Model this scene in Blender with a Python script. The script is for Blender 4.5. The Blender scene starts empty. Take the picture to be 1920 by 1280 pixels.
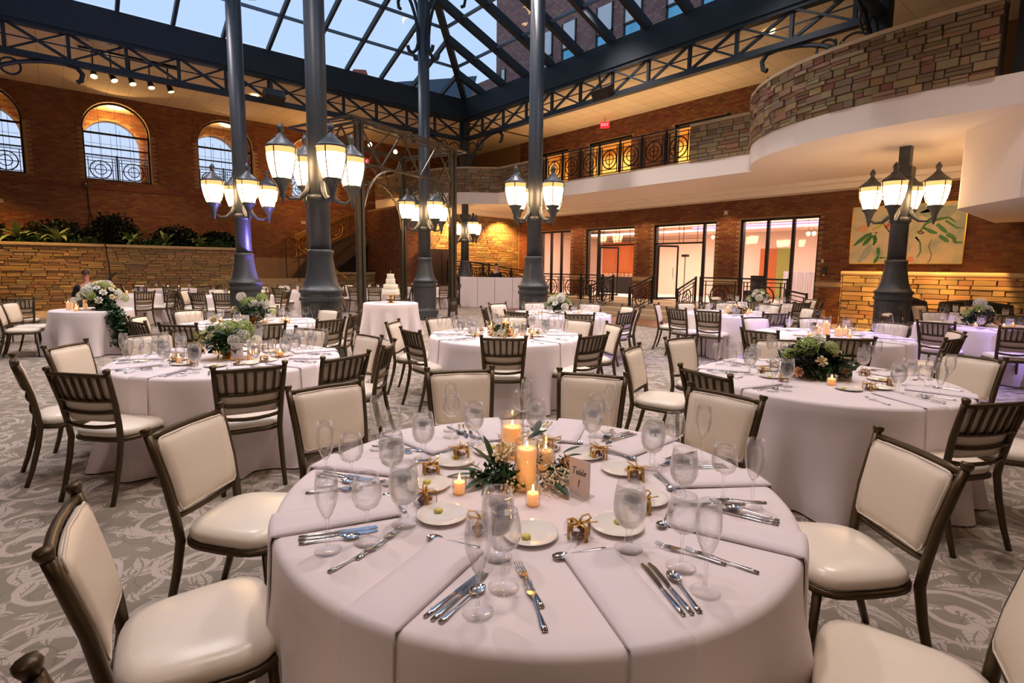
import bpy, math, random
from math import sin, cos, pi, radians, atan2, sqrt
from mathutils import Vector, Matrix, Quaternion
random.seed(7)
S = bpy.context.scene
COL = S.collection

# ------------------------------------------------------------------ camera
CAM_H = 1.60
YAW, PITCH, ROLL = radians(40.2), math.atan(.115), radians(.69)
_f0 = Vector((sin(YAW), cos(YAW), 0)); _rt = Vector((cos(YAW), -sin(YAW), 0)); _up = Vector((0, 0, 1))
_f = _f0 * cos(PITCH) - _up * sin(PITCH); _u = _up * cos(PITCH) + _f0 * sin(PITCH)
_r2 = _rt * cos(ROLL) + _u * sin(ROLL); _u2 = _u * cos(ROLL) - _rt * sin(ROLL)
cd = bpy.data.cameras.new('camera'); cam = bpy.data.objects.new('camera', cd); COL.objects.link(cam)
cd.sensor_fit = 'HORIZONTAL'; cd.sensor_width = 36; cd.lens = 36 * 1010 / 1920; cd.shift_y = -.012
cd.clip_start = .05; cd.clip_end = 300
m = Matrix.Identity(4)
for i, v in enumerate((_r2, _u2, -_f)):
    for j in range(3): m[j][i] = v[j]
m[0][3], m[1][3], m[2][3] = 0, 0, CAM_H
cam.matrix_world = m
S.camera = cam
S.view_settings.view_transform = 'Standard'; S.view_settings.look = 'None'
S.view_settings.exposure = 0.0; S.view_settings.gamma = 1; S.view_settings.use_curve_mapping = False

# ------------------------------------------------------------------ dusk sky
w = bpy.data.worlds.new('dusk_sky'); S.world = w; w.use_nodes = True
nt = w.node_tree; nt.nodes.clear()
def _n(t, **k):
    n = nt.nodes.new(t)
    for a, b in k.items(): setattr(n, a, b)
    return n
tc = _n('ShaderNodeTexCoord'); sx = _n('ShaderNodeSeparateXYZ'); rp = _n('ShaderNodeValToRGB'); bg = _n('ShaderNodeBackground'); wo = _n('ShaderNodeOutputWorld')
nt.links.new(tc.outputs['Generated'], sx.inputs[0]); nt.links.new(sx.outputs['Z'], rp.inputs[0])
rp.color_ramp.elements[0].color = (.66, .68, .86, 1); rp.color_ramp.elements[0].position = .0
rp.color_ramp.elements[1].color = (.44, .60, .88, 1); rp.color_ramp.elements[1].position = .55
e = rp.color_ramp.elements.new(.25); e.color = (.49, .64, .90, 1)
nt.links.new(rp.outputs[0], bg.inputs[0]); bg.inputs[1].default_value = 1.22
nt.links.new(bg.outputs[0], wo.inputs[0])

# ------------------------------------------------------------------ room lights (recessed and hanging lamps, plus added fills)
def light(name, kind, loc, color, power, size=.3, aim=None, spot=70, blend=.6, size_y=None):
    d = bpy.data.lights.new(name, kind); d.color = color; d.energy = power
    if kind == 'AREA':
        d.size = size
        if size_y: d.shape = 'RECTANGLE'; d.size_y = size_y
    else: d.shadow_soft_size = size
    if kind == 'SPOT': d.spot_size = radians(spot); d.spot_blend = blend
    o = bpy.data.objects.new(name, d); COL.objects.link(o); o.location = loc
    if aim is not None:
        o.rotation_euler = (Vector(aim) - Vector(loc)).to_track_quat('-Z', 'Y').to_euler()
    return o
WARM = (1, .62, .30); AMB = (1, .50, .14); PEACH = (1, .76, .64)
LT = dict(soffit=1.0, amber=1.0, rooms=1.0)
# soffit downlights that wash the stone under the balcony and the brick
for x, y in ((15.9, 5.3), (15.9, 4.1), (15.9, 2.9), (15.9, 1.7), (15.9, .5)):
    light('recessed_light', 'SPOT', (x, y, 3.95), AMB, 1300, .06, (17.45, y, .45), 42, .7)
light('recessed_light', 'SPOT', (16.6, 20.1, 3.9), AMB, 700, .06, (16.8, 20.9, 1.9), 120)
light('recessed_light', 'SPOT', (14.0, 20.1, 3.9), AMB, 650, .06, (13.8, 20.9, 1.6), 120)
for y in (9.7, 13.2, 16.8):
    light('recessed_light', 'SPOT', (17.2, y, 3.85), WARM, 110, .06, (17.6, y, 0), 120)
# uplight washing the long stone planter
light('recessed_light', 'SPOT', (-2.6, 21.6, 6.6), AMB, 2400, .08, (-2.0, 23.3, 1.2), 75)
light('recessed_light', 'SPOT', (2.6, 21.2, 7.4), WARM, 600, .08, (2.6, 23.4, 1.4), 80)
light('recessed_light', 'SPOT', (11.5, 22.2, 5.5), AMB, 120, .08, (11.6, 24, .7), 80)
# ceilings of the outer aisle
light('aisle_lamp', 'AREA', (8.9, 22.4, 4.6), AMB, 90, 1.2, (8.6, 25.4, 5.6))
light('balcony_lamp', 'AREA', (16.3, 13.2, 5.2), (1, .70, .42), 110, 1.0, (16.3, 13.2, 8), size_y=9)
# rooms behind the glass doors, the upper hall and the corridor behind the arches
light('room_lamp', 'AREA', (20.6, 13.0, 3.35), PEACH, 850, 3.0, (20.6, 13.0, 0), size_y=12)
light('hall_lamp', 'AREA', (20.2, 14.4, 7.3), (1, .68, .26), 520, 2.2, (20.2, 14.4, 4), size_y=10)
for x, p in ((-1.6, 30), (2.0, 260), (5.7, 40), (9.4, 100)):
    light('corridor_lamp', 'POINT', (x, 26.4, 7.0), (1, .55, .16), p, .12)
# fill spots added high under the roof, without fixtures, to brighten the tables
for x, y, p in ((2.6, 2.7, 420), (.2, 1.6, 250), (4.3, 5.0, 780), (-1.0, 10.6, 900), (8.0, 4.8, 1250), (1.0, 7.0, 700), (3.5, 9.6, 950), (8.4, 9.8, 1350), (1.2, 14.6, 1050), (7.0, 16.4, 950), (12.0, 6.2, 1000), (12.2, 11.0, 900), (5.6, 1.6, 560), (9.2, 1.6, 330)):
    light('house_light', 'SPOT', (x, y, 9.0 if y > 4.4 else 7.5), (1, .86, .84) if y > 4.4 else (1, .84, .80), p * 1.08, .25, (x, y, 0), 110, .9)
# violet party uplights
light('uplight', 'SPOT', (4.75, 13.3, .35), (.30, .22, 1), 1300, .04, (3.55, 13.85, 3.6), 75)
light('uplight', 'SPOT', (10.6, -1.6, 3.6), (.42, .30, 1), 1500, .05, (9.4, 2.3, .8), 44)
# weak area lights added out of view behind the camera as warm fill
light('hall_lamp', 'AREA', (-4.5, -3.0, 7.0), (1, .72, .48), 45, 1.6, (-2, 1, .8))
light('hall_lamp', 'AREA', (7.5, -4.0, 7.0), (1, .72, .48), 45, 1.6, (6, 0, .8))

# ------------------------------------------------------------------ helpers
class MB:
    def __init__(s): s.v = []; s.f = []
    def add(s, vs, fs, M=None):
        b = len(s.v)
        if M is not None: vs = [M @ Vector(v) for v in vs]
        s.v.extend([tuple(v) for v in vs]); s.f.extend([tuple(b + i for i in f) for f in fs]); return s
    def box(s, c, d, M=None, rz=0):
        x, y, z = (i / 2 for i in d)
        vs = [(-x, -y, -z), (x, -y, -z), (x, y, -z), (-x, y, -z), (-x, -y, z), (x, -y, z), (x, y, z), (-x, y, z)]
        T = Matrix.Translation(c) @ Matrix.Rotation(rz, 4, 'Z')
        if M is not None: T = M @ T
        return s.add(vs, [(0, 3, 2, 1), (4, 5, 6, 7), (0, 1, 5, 4), (1, 2, 6, 5), (2, 3, 7, 6), (3, 0, 4, 7)], T)
    def bb(s, x0, x1, y0, y1, z0, z1): return s.box(((x0 + x1) / 2, (y0 + y1) / 2, (z0 + z1) / 2), (x1 - x0, y1 - y0, z1 - z0))
    def lathe(s, prof, n=16, c=(0, 0, 0), M=None, cap=True):
        vs = []; fs = []
        for z, r in prof:
            for i in range(n):
                a = 2 * pi * i / n; vs.append((c[0] + r * cos(a), c[1] + r * sin(a), c[2] + z))
        for k in range(len(prof) - 1):
            for i in range(n):
                j = (i + 1) % n; fs.append((k * n + i, k * n + j, (k + 1) * n + j, (k + 1) * n + i))
        if cap:
            if prof[0][1] > 1e-4: fs.append(tuple(range(n - 1, -1, -1)))
            if prof[-1][1] > 1e-4: fs.append(tuple((len(prof) - 1) * n + i for i in range(n)))
        return s.add(vs, fs, M)
    def tube(s, pts, r, n=8, cap=True, M=None, flat=1.0):
        P = [Vector(p) for p in pts]; R = r if isinstance(r, (list, tuple)) else [r] * len(P)
        vs = []; fs = []; up = None
        for i, p in enumerate(P):
            t = (P[min(i + 1, len(P) - 1)] - P[max(i - 1, 0)]).normalized()
            if up is None: up = Vector((0, 0, 1)) if abs(t.z) < .9 else Vector((0, 1, 0))
            a = t.cross(up).normalized(); b = a.cross(t).normalized(); up = b
            for k in range(n):
                q = 2 * pi * (k + .5) / n; vs.append(p + a * (R[i] * cos(q)) + b * (R[i] * sin(q) * flat))
        for i in range(len(P) - 1):
            for k in range(n):
                j = (k + 1) % n; fs.append((i * n + k, i * n + j, (i + 1) * n + j, (i + 1) * n + k))
        if cap: fs.append(tuple(range(n - 1, -1, -1))); fs.append(tuple((len(P) - 1) * n + i for i in range(n)))
        return s.add(vs, fs, M)
    def bar(s, a, b, w, h=None):
        a = Vector(a); b = Vector(b); h = h or w; t = (b - a); L = t.length; t.normalize()
        up = Vector((0, 0, 1)) if abs(t.z) < .95 else Vector((0, 1, 0))
        x = t.cross(up).normalized(); z = x.cross(t).normalized()
        M = Matrix((x, t, z)).transposed().to_4x4(); M.translation = (a + b) / 2
        return s.box((0, 0, 0), (w, L, h), M)
    def ring(s, c, R, r, axis='y', n=20, m=6, arc=(0, 2 * pi)):
        full = abs(arc[1] - arc[0] - 2 * pi) < 1e-6; pts = []
        k = n if full else n + 1
        vs = []; fs = []
        for i in range(k):
            a = arc[0] + (arc[1] - arc[0]) * i / n
            for j in range(m):
                q = 2 * pi * j / m; rr = R + r * cos(q); h = r * sin(q)
                p = (rr * cos(a), h, rr * sin(a)) if axis == 'y' else ((h, rr * cos(a), rr * sin(a)) if axis == 'x' else (rr * cos(a), rr * sin(a), h))
                vs.append((c[0] + p[0], c[1] + p[1], c[2] + p[2]))
        for i in range(n):
            i2 = (i + 1) % k
            for j in range(m): fs.append((i * m + j, i * m + (j + 1) % m, i2 * m + (j + 1) % m, i2 * m + j))
        return s.add(vs, fs)
    def mesh(s, name, smooth=False):
        me = bpy.data.meshes.new(name); me.from_pydata(s.v, [], s.f); me.update()
        if smooth: me.shade_smooth()
        return me
    def build(s, name, mat, parent=None, smooth=False, kind=None):
        o = bpy.data.objects.new(name, s.mesh(name, smooth)); COL.objects.link(o)
        o.data.materials.append(mat)
        if parent is not None: o.parent = parent
        if kind: o['kind'] = kind
        return o
def rot_to(a, b, L=None):
    pass
def tag(o, label, cat, group=None):
    o['label'] = label; o['category'] = cat
    if group: o['group'] = group
    return o
def empty(name, loc=(0, 0, 0), rz=0, label=None, cat=None, group=None, kind=None):
    o = bpy.data.objects.new(name, None); COL.objects.link(o); o.location = loc; o.rotation_euler = (0, 0, rz)
    o.empty_display_size = .1
    if label: tag(o, label, cat, group)
    if kind: o['kind'] = kind
    return o
KIDS = {}
def kids_of(o): return list(o.children)
def copy_tree(o, loc=None, rz=None, label=None, group=None, parent=None, scale=None):
    c = o.copy(); COL.objects.link(c); c.parent = parent
    if loc is not None: c.location = loc
    if rz is not None: c.rotation_euler = (0, 0, rz)
    if scale is not None: c.scale = scale
    if label: c['label'] = label
    if group: c['group'] = group
    for ch in KIDS.get(o.name) or kids_of(o):
        copy_tree(ch, parent=c)
    return c
def proto(o):
    """remember the parts, so that copies are quick"""
    KIDS[o.name] = kids_of(o)
    for c in KIDS[o.name]: proto(c)
    return o
def remove_tree(o):
    for c in kids_of(o): remove_tree(c)
    bpy.data.objects.remove(o)
def placed(mesh, name, M, parent, kind=None):
    o = bpy.data.objects.new(name, mesh); COL.objects.link(o); o.matrix_local = M
    if parent is not None: o.parent = parent
    return o
def icos(sub=1):
    import bmesh
    bm = bmesh.new(); bmesh.ops.create_icosphere(bm, subdivisions=sub, radius=1)
    v = [tuple(x.co) for x in bm.verts]; f = [tuple(x.index for x in y.verts) for y in bm.faces]; bm.free(); return v, f
ICO1, ICO2 = icos(1), icos(2)

# ------------------------------------------------------------------ materials
def lin(h):
    if isinstance(h, str):
        h = h.lstrip('#'); h = [int(h[i:i + 2], 16) / 255 for i in (0, 2, 4)]
    return tuple((c / 12.92 if c <= .04045 else ((c + .055) / 1.055) ** 2.4) for c in h)
class NT:
    def __init__(s, name):
        s.m = bpy.data.materials.new(name); s.m.use_nodes = True; s.t = s.m.node_tree; s.b = s.t.nodes['Principled BSDF']; s.o = s.t.nodes['Material Output']
    def n(s, t, **k):
        n = s.t.nodes.new('ShaderNode' + t)
        for a, b in k.items(): setattr(n, a, b)
        return n
    def l(s, a, b): s.t.links.new(a, b)
    def math(s, op, a, b=None, c=None):
        n = s.n('Math', operation=op)
        for i, x in enumerate((a, b, c)):
            if x is None: continue
            if isinstance(x, (int, float)): n.inputs[i].default_value = x
            else: s.l(x, n.inputs[i])
        return n.outputs[0]
    def mix(s, fac, a, b):
        n = s.n('Mix', data_type='RGBA')
        for sock, x in ((n.inputs[0], fac), (n.inputs[6], a), (n.inputs[7], b)):
            if isinstance(x, (int, float)): sock.default_value = x
            elif isinstance(x, tuple): sock.default_value = (*x, 1)
            else: s.l(x, sock)
        return n.outputs[2]
    def coord(s, kind='Object'): return s.n('TexCoord').outputs[kind]
    def noise(s, vec, scale, detail=2, rough=.5):
        n = s.n('TexNoise'); n.inputs['Scale'].default_value = scale; n.inputs['Detail'].default_value = detail; n.inputs['Roughness'].default_value = rough
        if vec is not None: s.l(vec, n.inputs['Vector'])
        return n.outputs['Fac']
    def bump(s, h, strength=.3, dist=.01):
        n = s.n('Bump'); n.inputs['Strength'].default_value = strength; n.inputs['Distance'].default_value = dist
        s.l(h, n.inputs['Height']); s.l(n.outputs[0], s.b.inputs['Normal'])
def mat(name, col, rough=.6, metal=0, var=0.0, vscale=6, bump=0, bscale=60, emit=None, estr=0, island=0.0, col2=None, spec=None, sheen=0, sss=0, trans=0, alpha=None, obj_rand=0, ramp=None):
    k = NT(name); c = lin(col); b = k.b
    b.inputs['Base Color'].default_value = (*c, 1); b.inputs['Roughness'].default_value = rough; b.inputs['Metallic'].default_value = metal
    if spec is not None: b.inputs['Specular IOR Level'].default_value = spec
    if sheen: b.inputs['Sheen Weight'].default_value = sheen
    if sss: b.inputs['Subsurface Weight'].default_value = sss; b.inputs['Subsurface Radius'].default_value = (.04, .02, .01); b.inputs['Subsurface Scale'].default_value = .5
    if emit: b.inputs['Emission Color'].default_value = (*lin(emit), 1); b.inputs['Emission Strength'].default_value = estr
    out = None; co = None
    if var or island or bump or obj_rand: co = k.coord()
    dark = tuple(x * .55 for x in c); c2 = lin(col2) if col2 else dark
    if var:
        nf = k.noise(co, vscale, 3)
        f = k.math('MULTIPLY', k.math('SUBTRACT', nf, .35), var * 2.2); f2 = k.n('Clamp'); k.l(f, f2.inputs[0])
        out = k.mix(f2.outputs[0], c, c2)
    if island or obj_rand:
        if obj_rand: rnd = k.n('ObjectInfo').outputs['Random']; island = obj_rand
        else: rnd = k.n('NewGeometry').outputs['Random Per Island']
        r2 = k.math('FRACT', k.math('MULTIPLY', rnd, 7.31))
        base = out if out is not None else c
        if ramp:
            rr = k.n('ValToRGB'); k.l(rnd, rr.inputs[0]); rr.color_ramp.interpolation = 'CONSTANT'; el = rr.color_ramp.elements
            while len(el) < len(ramp): el.new(.5)
            for i_, h_ in enumerate(ramp): el[i_].position = i_ / len(ramp); el[i_].color = (*lin(h_), 1)
            mm = k.n('Mix', data_type='RGBA'); mm.blend_type = 'MULTIPLY'; mm.inputs[0].default_value = .35; k.l(rr.outputs[0], mm.inputs[6]); k.l(base, mm.inputs[7]) if not isinstance(base, tuple) else None
            o1 = mm.outputs[2]
        else: o1 = k.mix(k.math('MULTIPLY', rnd, island), base, c2)
        hsv = k.n('HueSaturation'); k.l(o1, hsv.inputs['Color']); k.l(k.math('ADD', k.math('MULTIPLY', r2, .05), .475), hsv.inputs['Hue'])
        k.l(k.math('ADD', k.math('MULTIPLY', r2, island * .5), 1 - island * .25), hsv.inputs['Value']); out = hsv.outputs[0]
    if out is not None: k.l(out, b.inputs['Base Color'])
    if bump: k.bump(k.noise(co, bscale, 3), bump, .01)
    if trans: b.inputs['Transmission Weight'].default_value = trans
    return k.m
def glassy(name, tint=(1, 1, 1), base=.05, edge=.7, rough=.03, white=0.0, col='#ffffff', dull=0):
    """thin clear glass: see-through with a fresnel sheen"""
    k = NT(name); k.t.nodes.remove(k.b)
    tr = k.n('BsdfTransparent'); tr.inputs[0].default_value = (*tint, 1)
    gl = k.n('BsdfGlossy'); gl.inputs['Roughness'].default_value = rough
    lw = k.n('LayerWeight'); lw.inputs['Blend'].default_value = .35
    f = k.math('ADD', k.math('MULTIPLY', k.math('POWER', lw.outputs['Facing'], 2.2), edge), base)
    mx = k.n('MixShader'); k.l(f, mx.inputs[0]); k.l(tr.outputs[0], mx.inputs[1]); k.l(gl.outputs[0], mx.inputs[2])
    out = mx.outputs[0]
    if white:
        df = k.n('BsdfTranslucent'); df.inputs[0].default_value = (*lin(col), 1); d2 = k.n('BsdfDiffuse'); d2.inputs[0].default_value = (*lin(col), 1)
        ad = k.n('MixShader'); ad.inputs[0].default_value = .5; k.l(df.outputs[0], ad.inputs[1]); k.l(d2.outputs[0], ad.inputs[2])
        m2 = k.n('MixShader'); m2.inputs[0].default_value = white; k.l(out, m2.inputs[1]); k.l(ad.outputs[0], m2.inputs[2]); out = m2.outputs[0]
    k.l(out, k.o.inputs[0]); return k.m
def realglass(name, ior=1.45, rough=0.0, mixw=0.0, b0=.10, e0=.75):
    k = NT(name); k.t.nodes.remove(k.b); g = k.n('BsdfGlass'); g.inputs['IOR'].default_value = ior; g.inputs['Roughness'].default_value = rough; g.inputs[0].default_value = (1, 1, 1, 1)
    tr = k.n('BsdfTransparent'); mx = k.n('MixShader'); lw = k.n('LayerWeight'); lw.inputs['Blend'].default_value = .4; k.l(k.math('ADD', k.math('MULTIPLY', k.math('POWER', lw.outputs['Facing'], 2.0), e0), b0), mx.inputs[0]); k.l(tr.outputs[0], mx.inputs[1]); k.l(g.outputs[0], mx.inputs[2]); out = mx.outputs[0]
    if mixw:
        d = k.n('BsdfTranslucent'); d2 = k.n('MixShader'); d2.inputs[0].default_value = mixw; k.l(out, d2.inputs[1]); k.l(d.outputs[0], d2.inputs[2]); out = d2.outputs[0]
    k.l(out, k.o.inputs[0]); return k.m
def emis(name, col, s):
    k = NT(name); k.t.nodes.remove(k.b); e = k.n('Emission'); e.inputs[0].default_value = (*lin(col), 1); e.inputs[1].default_value = s
    k.l(e.outputs[0], k.o.inputs[0]); return k.m

M = {}
M['bronze'] = mat('bronze_paint', '#54452f', .38, .55, var=.25, vscale=30, col2='#2c2418')
M['ivory'] = mat('ivory_vinyl', '#e6d9c6', .42, 0, var=.12, vscale=40, bump=.06, bscale=220, col2='#d8c8b0')
M['seat'] = mat('ivory_seat_vinyl', '#e9dfcf', .27, 0, var=.1, vscale=30, bump=.05, bscale=220, col2='#dccdb8')
M['linen'] = mat('white_linen', '#ebe1e3', .75, 0, var=.12, vscale=5, bump=.12, bscale=420, sheen=.2, col2='#dfd3d4')
M['napkin'] = mat('folded_napkin_linen', '#e8dfe4', .75, 0, bump=.12, bscale=380, sheen=.2)
M['china'] = mat('white_china', '#f0ebe4', .12, 0, spec=.6)
M['butter'] = mat('butter', '#dcd06a', .4, sss=.3)
M['steel'] = mat('polished_steel', '#c9cdd2', .14, 1, var=.15, vscale=18, col2='#9fa4aa')
M['glass'] = glassy('clear_glass', (.985, .985, .985), .03, .75, .03)
M['rglass'] = realglass('solid_glass'); M['rwater'] = realglass('goblet_water', 1.33, .0, .10, .25, .5)
M['glassf'] = glassy('cut_glass', (.975, .98, .975), .07, .8, .06)
M['votive'] = glassy('votive_glass', (1, .97, .93), .06, .7, .06)
M['icewater'] = glassy('ice_water', (.985, .985, .985), .08, .4, .12, .16, '#ffffff')
M['acrylic'] = glassy('clear_acrylic', (.98, .98, .98), .07, .5, .05)
M['pane'] = glassy('window_glass', (.93, .96, .97), .04, .35, .02)
M['roofglass'] = glassy('roof_glass', (.92, .96, .98), .02, .2, .02)
M['wax'] = mat('candle_wax', '#f3dfb8', .4, sss=.9, emit='#ffa040', estr=.42)  # wax emission stands in for flame light glowing through the candle
M['flame'] = emis('candle_flame', '#ffb45a', 130)
M['wick'] = mat('wick', '#1a1410', .9)
M['water'] = glassy('vase_water', (.9, .92, .85), .1, .5, .05)
M['gold'] = mat('brushed_gold', '#c08a2c', .3, .9, var=.2, vscale=40)
M['ribbon'] = mat('gold_ribbon', '#c99a4a', .35, .3)
M['darkwood'] = mat('dark_stair_wood', '#3a2a1c', .6)
M['candy'] = mat('chocolate', '#7a4a30', .5, var=.4, vscale=60)
M['card'] = mat('white_card', '#e4dadb', .6)
M['ink'] = mat('black_ink', '#2a2526', .6)
M['column'] = mat('painted_column_iron', '#474b4e', .42, .3, var=.25, vscale=8, bump=.08, bscale=50, col2='#303436')
M['steelroof'] = mat('dark_blue_roof_steel', '#1d272d', .55, .25, var=.3, vscale=5, col2='#11181c')
M['purlin'] = mat('pale_roof_bar', '#5b7288', .45, .3)
M['iron'] = mat('black_iron', '#221d19', .45, .5)
M['brass'] = mat('brass_handrail', '#b98a3e', .3, .8)
M['gazebo'] = mat('aged_iron', '#4a4236', .4, .4, var=.3, vscale=14, col2='#453b2e')
M['plaster'] = mat('cream_plaster', '#e9e0d6', .8, 0, var=.12, vscale=1.2, bump=.08, bscale=90, col2='#cfc3b4')
M['ceiling'] = mat('ceiling_board', '#b9a588', .85, 0, var=.3, vscale=1.5, bump=.1, bscale=120, col2='#9c8868')
M['mortar'] = mat('brick_mortar', '#8f7256', .9, 0, var=.3, vscale=3, col2='#6e5740')
M['brick'] = mat('red_brick', '#7c4a2c', .85, 0, var=.2, vscale=9, bump=.3, bscale=60, island=.6, col2='#4a2a1a')
M['brickout'] = mat('brown_brick', '#7d5f58', .85, 0, var=.3, vscale=9, bump=.3, bscale=60, island=.5, col2='#5a4340')
M['stonebed'] = mat('stone_joint', '#4a3c2b', .95, 0, var=.3, vscale=6)
M['stone'] = mat('ledge_stone', '#a98d68', .85, 0, var=.35, vscale=7, bump=.5, bscale=26, obj_rand=.4, col2='#7a6551', ramp=['#b59a6e', '#a48a66', '#94805f', '#c2a678', '#a98a5c', '#9c8b70', '#b3946a'])
M['stones'] = mat('ledge_stone_joined', '#a98d68', .85, 0, var=.35, vscale=7, bump=.5, bscale=26, island=.4, col2='#7a6551', ramp=['#b59a6e', '#a48a66', '#94805f', '#c2a678', '#a98a5c', '#9c8b70', '#b3946a'])
M['stoneg'] = mat('grey_ledge_stone', '#8f8070', .85, 0, var=.45, vscale=6, bump=.6, bscale=22, obj_rand=.45, col2='#77543f', ramp=['#a0865f', '#8f7c5e', '#9c7456', '#ab9170', '#8b7a62', '#8f6a50', '#9c8a66', '#a58c6c', '#84704f', '#a98460'])
M['cap'] = mat('limestone_cap', '#b09a78', .75, 0, var=.25, vscale=5, bump=.15, bscale=40)
M['wood'] = mat('hardwood_floor', '#8a5a3c', .35, 0, var=.3, vscale=4, col2='#6d4128', island=.4)
M['cabinet'] = mat('orange_wood_cabinet', '#c8703a', .4, var=.25, vscale=8, col2='#a65526')
M['peach'] = mat('peach_wall_paint', '#f2d9c8', .8, var=.05, vscale=2)
M['black'] = mat('black_cloth', '#15120f', .8, bump=.1, bscale=200)
M['blackgloss'] = mat('black_plastic', '#16181a', .35)
M['leaf'] = mat('dark_green_leaf', '#2f5228', .45, var=.4, vscale=25, island=.5, col2='#172f14')
M['leafl'] = mat('pale_variegated_leaf', '#7d9460', .5, var=.5, vscale=14, island=.4, col2='#3f5f33')
M['leafd'] = mat('deep_green_foliage', '#16261a', .6, var=.4, vscale=20, island=.5, col2='#0a140c')
M['leafy'] = mat('yellow_green_leaf', '#9aa52c', .5, var=.3, vscale=25, island=.4, col2='#6b7a1c')
M['hydra'] = mat('green_hydrangea', '#a9bd62', .6, var=.4, vscale=50, col2='#7f9a45', sss=.1)
M['white_p'] = mat('white_petal', '#efece0', .55, var=.3, vscale=40, col2='#cfd0b8', sss=.1)
M['rose'] = mat('cream_rose_petal', '#f0dfb4', .55, var=.3, vscale=30, col2='#e2c58e', sss=.1)
M['blush'] = mat('blush_rose_petal', '#f0b98e', .55, var=.3, vscale=30, col2='#e39a6a', sss=.1)
M['baby'] = mat('babys_breath', '#eadfbf', .6)
M['stem'] = mat('green_stem', '#4c6a34', .6)
M['skin'] = mat('skin', '#c98f78', .5, sss=.15)
M['hair'] = mat('dark_hair', '#2a1b14', .6)
M['cloth_k'] = mat('black_garment', '#131315', .8, var=.2, vscale=9)
M['icing'] = mat('white_icing', '#efe9d8', .5, sss=.2, bump=.15, bscale=60)
M['lampglass'] = emis('lit_lamp_glass', '#ffcd94', 26.0)
M['lampband'] = emis('lit_lamp_band', '#ffb870', 1.6)
M['bulb'] = emis('lit_bulb', '#ffd9a0', 30)
M['disc'] = emis('lit_ceiling_disc', '#ffd08a', 7)
M['violet'] = emis('violet_led', '#8f80ff', 5)
M['exit'] = mat('exit_sign_face', '#d8202c', .4, emit='#ff2030', estr=1.6)
M['exitl'] = emis('exit_letters', '#ffc0c0', 1.5)
M['slate'] = mat('slate_roof', '#2d4350', .7, var=.3, vscale=20)
M['outglass'] = mat('office_glass', '#4f93ad', .12, 0, var=.3, vscale=.7, col2='#9cc0cf', emit='#5a98ac', estr=.18)
M['outwhite'] = mat('office_blind', '#b9c2c4', .6)
M['brickpier'] = M['brick']
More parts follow.
